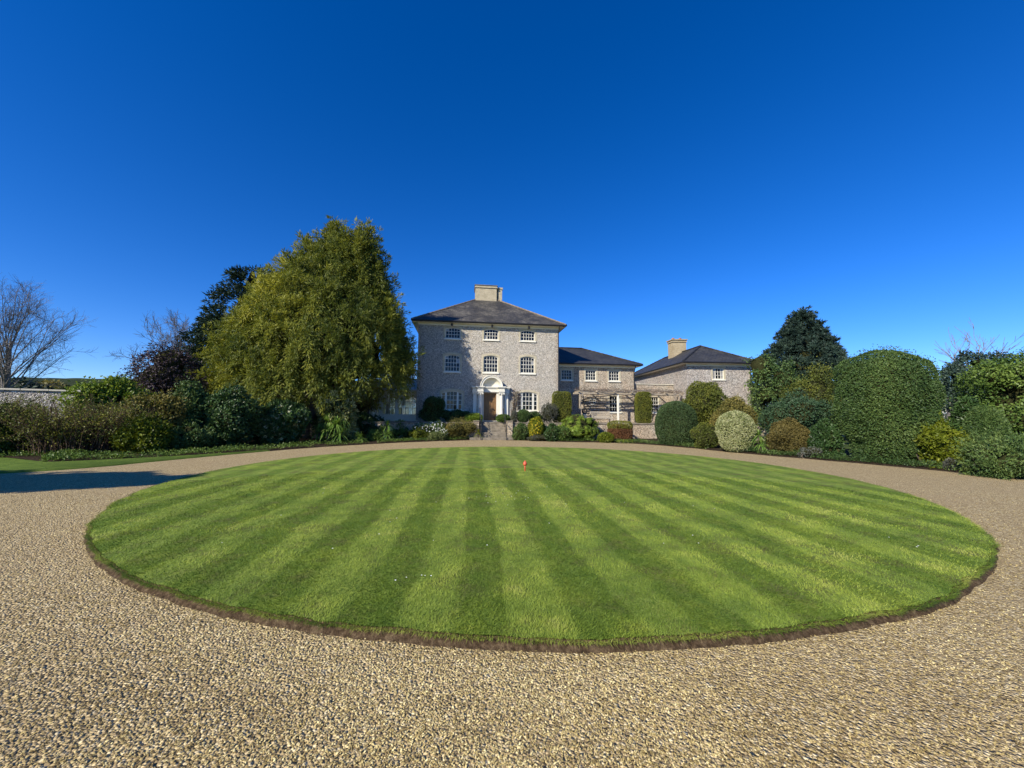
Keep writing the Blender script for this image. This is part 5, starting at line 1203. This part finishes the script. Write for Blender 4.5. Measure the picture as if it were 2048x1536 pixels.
_v, _f = leaf_quads(_P, nrm(_N+_g.normal(size=_P.shape)*.6), nrm(_N+_g.normal(size=_P.shape)*.4), .07, .045, .1)
link('green_top', mesh_np('green_top', _v, _f, [YEWG], rnd=np.clip(.6+.5*(_g.random(len(_f))-.5), 0, 1)), rh)
SP('daffodil_clump', 'fresh green daffodil leaves along the foot of the retaining wall', (1232, 1292, 872, dict(yb=888)), [(x_, y_, .12) for x_ in np.linspace(-.9, .9, 7) for y_ in (-.3, .1)], 42, .34, .016, 77, mat=BRIGHT)
k_ = dict(p=6, depth=.05, shrink=.93)
loc, rx, ry, h = px_box(1105, 1141, 784, Y=30.3, z0=TZ)
bush('clipped_yew_block', 'tall clipped golden yew block at the corner of the tall house', loc, [(0, 0, h*.5, rx, rx*.8, h*.5)], YEWG, 6500, .055, .03, amp=.03, seed=95, **k_)
loc, rx, ry, h = px_box(1271, 1301, 785, Y=30.9, z0=TZ)
bush('clipped_yew_block', 'tall clipped golden yew block beside the link window', loc, [(0, 0, h*.5, rx, rx*.8, h*.5)], YEWG, 6000, .055, .03, amp=.03, seed=96, **k_)
B('clipped_dark_dome', 'big dark green clipped dome at the end of the retaining wall', (1312, 1392, 804, dict(yb=893)), YEWD, 14000, .05, .026, amp=.03, seed=97, depth=.05, p=2.4, shrink=.93)
B('large_olive_dome', 'large olive-green loosely clipped shrub in front of the end block', (1352, 1480, 764, dict(Y=25.4)), YEWG, 20000, .075, .04, 'four', amp=.12, seed=98, shrink=.88, tone=-.12, outl=800)
B('bronze_shrub', 'bronze-leaved shrub between olive shrub and variegated ball', (1415, 1520, 792, dict(Y=22.9)), OLIVE, 11000, .07, .035, 'four', amp=.12, seed=99, shrink=.88, outl=500)
B('dark_foot_shrub', 'low reddish-green shrub at the foot of the dark clipped dome', (1378, 1440, 846, dict(yb=899)), YEWG, 4800, .06, .035, 'loose', amp=.12, seed=100, tone=-.25)
loc, rx, ry, h = px_box(1432, 1511, 823, yb=907)
bush('variegated_ball', 'pale cream-variegated clipped ball at the drive edge', loc, [(0, 0, h*.55, rx, ry, h*.46), (0, 0, h*.28, rx*.86, ry*.86, h*.30)], VARIEG, 15000, .045, .03, amp=.03, seed=101, depth=.05, shrink=.93, freq=3)
SP('yucca', 'spiky yucla beside the pale variegated ball'.replace('yucla', 'yucca'), (1503, 1533, 858, dict(yb=908)), [(0, 0, .72), (.1, -.3, .4)], 110, .52, .034, 78)
B('bronze_hedge', 'bronze-gold loose hedge beside the yucca and variegated ball', (1528, 1634, 840, dict(yb=914)), BROWNY, 14000, .06, .032, 'four', amp=.08, seed=102, shrink=.88)
B('dark_leafy_shrub', 'dark leafy shrub against the flank of the giant yew', (1618, 1690, 838, dict(yb=919)), LAUREL, 7500, .08, .045, 'loose', amp=.14, seed=103)
B('sage_edging', 'low grey-green plants at the foot of the bronze hedge', (1590, 1652, 893, dict(yb=918, dr=.6)), GREYL, 2600, .05, .026, 'loose', amp=.06, seed=104, tone=-.15)
B('ceanothus', 'dark blue-green spreading shrub behind the bronze hedge', (1515, 1662, 786, dict(Y=21.5)), YEWB, 14000, .075, .04, 'loose', amp=.2, seed=105, outl=700)
B('olive_thicket', 'olive thicket under the ragged blue-green conifer', (1560, 1700, 735, dict(Y=25.5)), YEWG, 14000, .09, .045, 'loose', amp=.42, freq=1.5, seed=106, outl=900, shrink=.7, tone=-.22)
loc, rx, ry, h = px_box(1666, 1878, 706, yb=931, dr=.95)
bush('giant_yew', 'giant smooth clipped yew mound towering over the drive', loc, [(0, 0, h*.60, rx, ry, h*.40), (.05, 0, h*.42, rx*.97, ry*.97, h*.36), (.1, 0, h*.22, rx*.80, ry*.80, h*.28)], YEW, 62000, .055, .028, amp=.17, freq=1.1, seed=107, depth=.08, shrink=.91, outl=2600, p=2.4)
B('choisya', 'bright yellow-green leafy shrub between giant yew and small yew ball', (1812, 1928, 832, dict(yb=936)), LIME, 12000, .085, .045, 'loose', amp=.16, seed=108, tone=-.12, shrink=.78, outl=500)
B('small_yew_ball', 'smaller clipped yew ball behind the yellow-green shrub', (1920, 2014, 814, dict(Y=13.6)), YEW, 12000, .05, .026, amp=.04, seed=109, depth=.06, shrink=.93)
B('spreading_shrub', 'low spreading grey-green shrub at the end of the right border', (1915, 2075, 872, dict(yb=961)), YEW, 14000, .06, .022, 'loose', amp=.26, freq=2.4, seed=110, outl=2500, tone=.12, shrink=.7)
B('dark_back_shrub', 'dark brown-green shrub in the shade beside the small yew ball', (1880, 1985, 800, dict(Y=15.5)), LAUREL, 7500, .09, .05, 'loose', amp=.16, seed=111)
SP('fern', 'yellow-green fern at the drive edge below the yellow-green shrub', (1856, 1898, 918, dict(yb=940)), [(0, 0, .3)], 60, .42, .05, 79, mat=LIME)
B('white_edge_flowers', 'small white-flowered plant under the yellow-green shrub', (1888, 1918, 918, dict(yb=943)), GREYL, 2400, .045, .022, 'loose', amp=.08, seed=112)

# low ground cover along the border edges
def cover(name, label, i0, i1, o0, o1, n, mat, L, W, seed):
    g = np.random.default_rng(seed); s = i0 + g.random(n)*(i1-i0); a = s.astype(int); f = (s-a)[:, None]; a2 = np.minimum(a+1, len(edge)-1)
    b = edge[a]*(1-f) + edge[a2]*f; oo = o0 + (o1-o0)*g.random(n); p = b + on[a]*(oo+vw[a])[:, None]; P = np.c_[p, .06 + g.random(n)**2*.16 + .10*np.clip(noise3(np.c_[p, p[:, 0]*0], 1.6, seed), 0, 1)]
    keep = noise3(np.c_[p, p[:, 0]*0], 1.1, seed+2) > -.35; P = P[keep]; n = len(P)
    v_, f_ = leaf_quads(P, nrm(g.normal(size=(n, 3))+np.array([0, 0, .6])), nrm(g.normal(size=(n, 3))*.5+np.array([0, 0, 1.0])), L*(.6+.8*g.random(n)), W, .15)
    o = link(name, mesh_np(name, v_, f_, [mat], rnd=np.clip(.5+.3*noise3(P, 1.2, seed)+.5*(g.random(n)-.5), 0, 1))); tag(o, label, 'ground cover', kind='stuff')
cover('ground_cover', 'low dark leafy ground cover along the left border edge', 14, 86, .05, 1.5, 15000, MIDG, .07, .04, 121)
cover('ground_cover', 'low green ground cover at the foot of the right-hand shrubs', 118, 190, .10, .8, 15000, YEW, .06, .035, 122)
cover('ground_cover', 'leafy weeds between the shrubs beside the steps', 86, 118, .15, 1.0, 6000, MIDG, .06, .035, 123)

# ------------------------------------------------------------------ pergola, bench, ornaments
pg = empty('pergola', HO, HA, 'rustic timber pergola carried across the front of the wing', 'pergola')
PV = .55
for u in (13.3, 16.62, 18.45, 22.2):
    mb = MB(); mb.box(u-.07, u+.07, PV-.07, PV+.07, TZ-.02, 3.56); mb.build('post', TIMBER if u != 16.62 else CREAM, pg, bevel=.008)
for v0 in (PV-.06, PV+.55): mb = MB(); mb.box(12.9, 22.9, v0, v0+.11, 3.565, 3.72); mb.build('beam', TIMBER, pg, bevel=.008)
for q in range(7):
    u = 13.1+q*1.55; mb = MB(); mb.box(u, u+.07, PV-.35, SB-.02 if u < 22.3 else 1.2, 3.725, 3.83); mb.build('rafter', TIMBER, pg, bevel=.006)
for u, s_ in ((13.3, 1), (18.45, -1), (18.45, 1), (22.2, -1)): mb = MB(); mb.tube([(u, PV, 2.95), (u+s_*.62, PV, 3.56)], .045, 6); mb.build('brace', TIMBER, pg)
g = random.Random(4); mbs = MB(); V = []
wis = empty('wisteria', HO, HA, 'leafless twisting wisteria stems along the pergola', 'climber')
for q in range(8):
    u = 12.9 + g.random()*2.5; z = 3.62+g.random()*.38; pts = []; vv = PV + g.uniform(-.2, .9)
    while u < 22.6 and len(pts) < 18: pts.append((u, vv, z)); u += .45+.3*g.random(); z = min(4.05, max(3.58, z+g.gauss(0, .09))); vv += g.gauss(0, .07)
    mbs.tube(pts, [.032-.022*i/len(pts) for i in range(len(pts))], 5)
for u in (13.4, 18.55, 22.1):
    pts = [(u+.12*math.sin(z*4), PV-.1+.08*math.cos(z*5), z) for z in np.linspace(TZ, 3.7, 9)]; mbs.tube(pts, .045, 6)
mbs.build('stems', BARKG, wis)
gg = np.random.default_rng(6); n = 2400; u = 12.9+gg.random(n)*9.8; P = np.c_[u, PV+gg.normal(size=n)*.35+.2, 3.84+gg.random(n)**2*.36*(1+noise3(np.c_[u, u*0, u*0], .8, 3))]
v_, f_ = leaf_quads(P, nrm(gg.normal(size=(n, 3))+np.array([0, 0, .5])), gg.normal(size=(n, 3)), .28*(.4+gg.random(n)), .012, .2)
link('twigs', mesh_np('twigs', v_, f_, [DRYTW], rnd=gg.random(n)*.6+.4), wis)
# wall-trained bare climber on the wing
cl = empty('wall_climber', HO, HA, 'leafless climber trained in horizontal tiers on the wing wall', 'climber')
mb = MB()
mb.tube([(14.0, SB-.06, TZ), (14.05, SB-.06, 2.4), (13.98, SB-.06, 3.6)], [.05, .04, .03], 6)
for q in range(9):
    z = 1.55+q*.22; mb.tube([(14.02, SB-.06, z-.08), (14.6, SB-.07, z+.02*math.sin(q)), (15.4, SB-.06, z-.03*math.cos(q)), (16.25+.3*math.sin(q*2), SB-.07, z+.03*math.sin(3*q))], [.035, .028, .022, .012], 5)
mb.build('stems', BARK, cl)
cl = empty('porch_climber', HO, HA, 'leafless climber on the flint wall between porch and sunlit window', 'climber')
mb = MB(); g = random.Random(9)
for q in range(12):
    x, z = 7.45+g.uniform(-.08, .2), TZ; pts = []; dx = g.uniform(-.02, .10)
    for s_ in range(9): pts.append((x, -.06-.02*g.random(), z)); z += .30; x += dx+g.gauss(0, .06)
    mb.tube(pts[:g.randint(5, 9)], [.03*(1-.09*i) for i in range(len(pts))][:9], 5) if False else mb.tube(pts, [.028*(1-.1*i) for i in range(len(pts))], 5)
mb.build('stems', BARK, cl)
gg = np.random.default_rng(7); n = 900; P = np.c_[7.5+gg.random(n)*.6, np.full(n, -.09)-gg.random(n)*.12, TZ+gg.random(n)*2.6]
v_, f_ = leaf_quads(P, nrm(gg.normal(size=(n, 3))), gg.normal(size=(n, 3)), .11, .02, .1); link('twigs', mesh_np('twigs', v_, f_, [DRYTW], rnd=gg.random(n)), cl)

be = empty('garden_bench', hl(15.1, .75, TZ), HA, 'weathered slatted wooden bench under the pergola', 'bench')
BW = 1.75
for x in (-BW/2, BW/2-.07):
    mb = MB(); mb.box(x, x+.07, -.50, -.43, 0, .64); mb.build('leg', TEAK, be); mb = MB(); mb.box(x, x+.07, 0, .07, 0, .92); mb.build('leg', TEAK, be)
    mb = MB(); mb.box(x-.01, x+.08, -.54, .0, .641, .69); mb.build('armrest', TEAK, be, bevel=.01)
for q in range(5): mb = MB(); mb.box(-BW/2+.072, BW/2-.072, -.49+q*.10, -.41+q*.10, .41, .44); mb.build('seat_slat', TEAK, be)
for q in range(15): x = -BW/2+.12+q*(BW-.24)/14; mb = MB(); mb.box(x-.022, x+.022, .012, .034, .50, .84); mb.build('back_slat', TEAK, be)
for z in (.45, .845): mb = MB(); mb.box(-BW/2+.072, BW/2-.072, .005, .05, z, z+.07); mb.build('back_rail', TEAK, be)
mb = MB(); mb.box(-BW/2+.072, BW/2-.072, -.47, -.43, .33, .405); mb.build('front_rail', TEAK, be)

sc_ = empty('ring_sculpture', hl(13.55, .1, TZ), HA, 'dark bronze ring ornament on a stone post beside the bench', 'ornament')
mb = MB(); mb.box(-.14, .14, -.14, .14, 0, .62); mb.box(-.18, .18, -.18, .18, .622, .69); mb.build('plinth', STONE, sc_, bevel=.01)
mb = MB(); mb.tube([(.19*math.cos(t), .0, .93+.21*math.sin(t)) for t in np.linspace(0, 2*np.pi, 25)], .07, 8); mb.build('ring', BRONZE, sc_, smooth=True)
mb = MB(); mb.lathe([(.09, .691), (.06, .72), (.05, .76)], 0, 0, 10); mb.build('foot', BRONZE, sc_)

mk = gnd(1050, 942.5, .07); mk = empty('lawn_marker', (mk.x, mk.y, .07), 0, 'small red ball marker on a short stake standing in the lawn', 'marker')
mb = MB(); mb.lathe([(.018, -.04), (.02, .12), (.018, .16)], 0, 0, 12); mb.build('stake', REDP, mk, smooth=True)
mb = MB(); mb.lathe([(.015, .15), (.04, .163), (.054, .19), (.058, .22), (.051, .25), (.030, .275), (.012, .285), (.010, .31), (.004, .315)], 0, 0, 16); mb.build('ball', REDP, mk, smooth=True)

# far neighbouring house at the right
fo = atY(1770, 790, 33.0); fh = empty('neighbour_house', (fo.x, 33.0, 0), math.radians(-4), 'distant house with grey slate roof beyond the giant yew', 'house')
mb = MB(); wall_front(0, 6.2, -.1, 3.9, 0, [(4.2, 5.2, 2.3, 3.4, 0.0)], mb); mb.quad((0, 6, -.1), (0, 0, -.1), (0, 0, 3.9), (0, 6, 3.9)); mb.quad((6.2, 0, -.1), (6.2, 6, -.1), (6.2, 6, 3.9), (6.2, 0, 3.9)); mb.build('wall', [FLINT_G, BUFFS], fh)
window(fh, 4.2, 5.2, 2.3, 3.4, 0, 3, 3, sur=.12)
hip_roof(fh, 0, 6.2, 0, 6, 3.9, 2.3, SLATE_D, over=.35, axis='u')
mb = MB(); mb.box(2.5, 3.5, 2.6, 3.4, 5.2, 7.35); c_ = mb.build('chimney', REDB, fh); mb = MB(); mb.box(2.43, 3.57, 2.53, 3.47, 7.352, 7.47); mb.build('cap', REDB, c_)
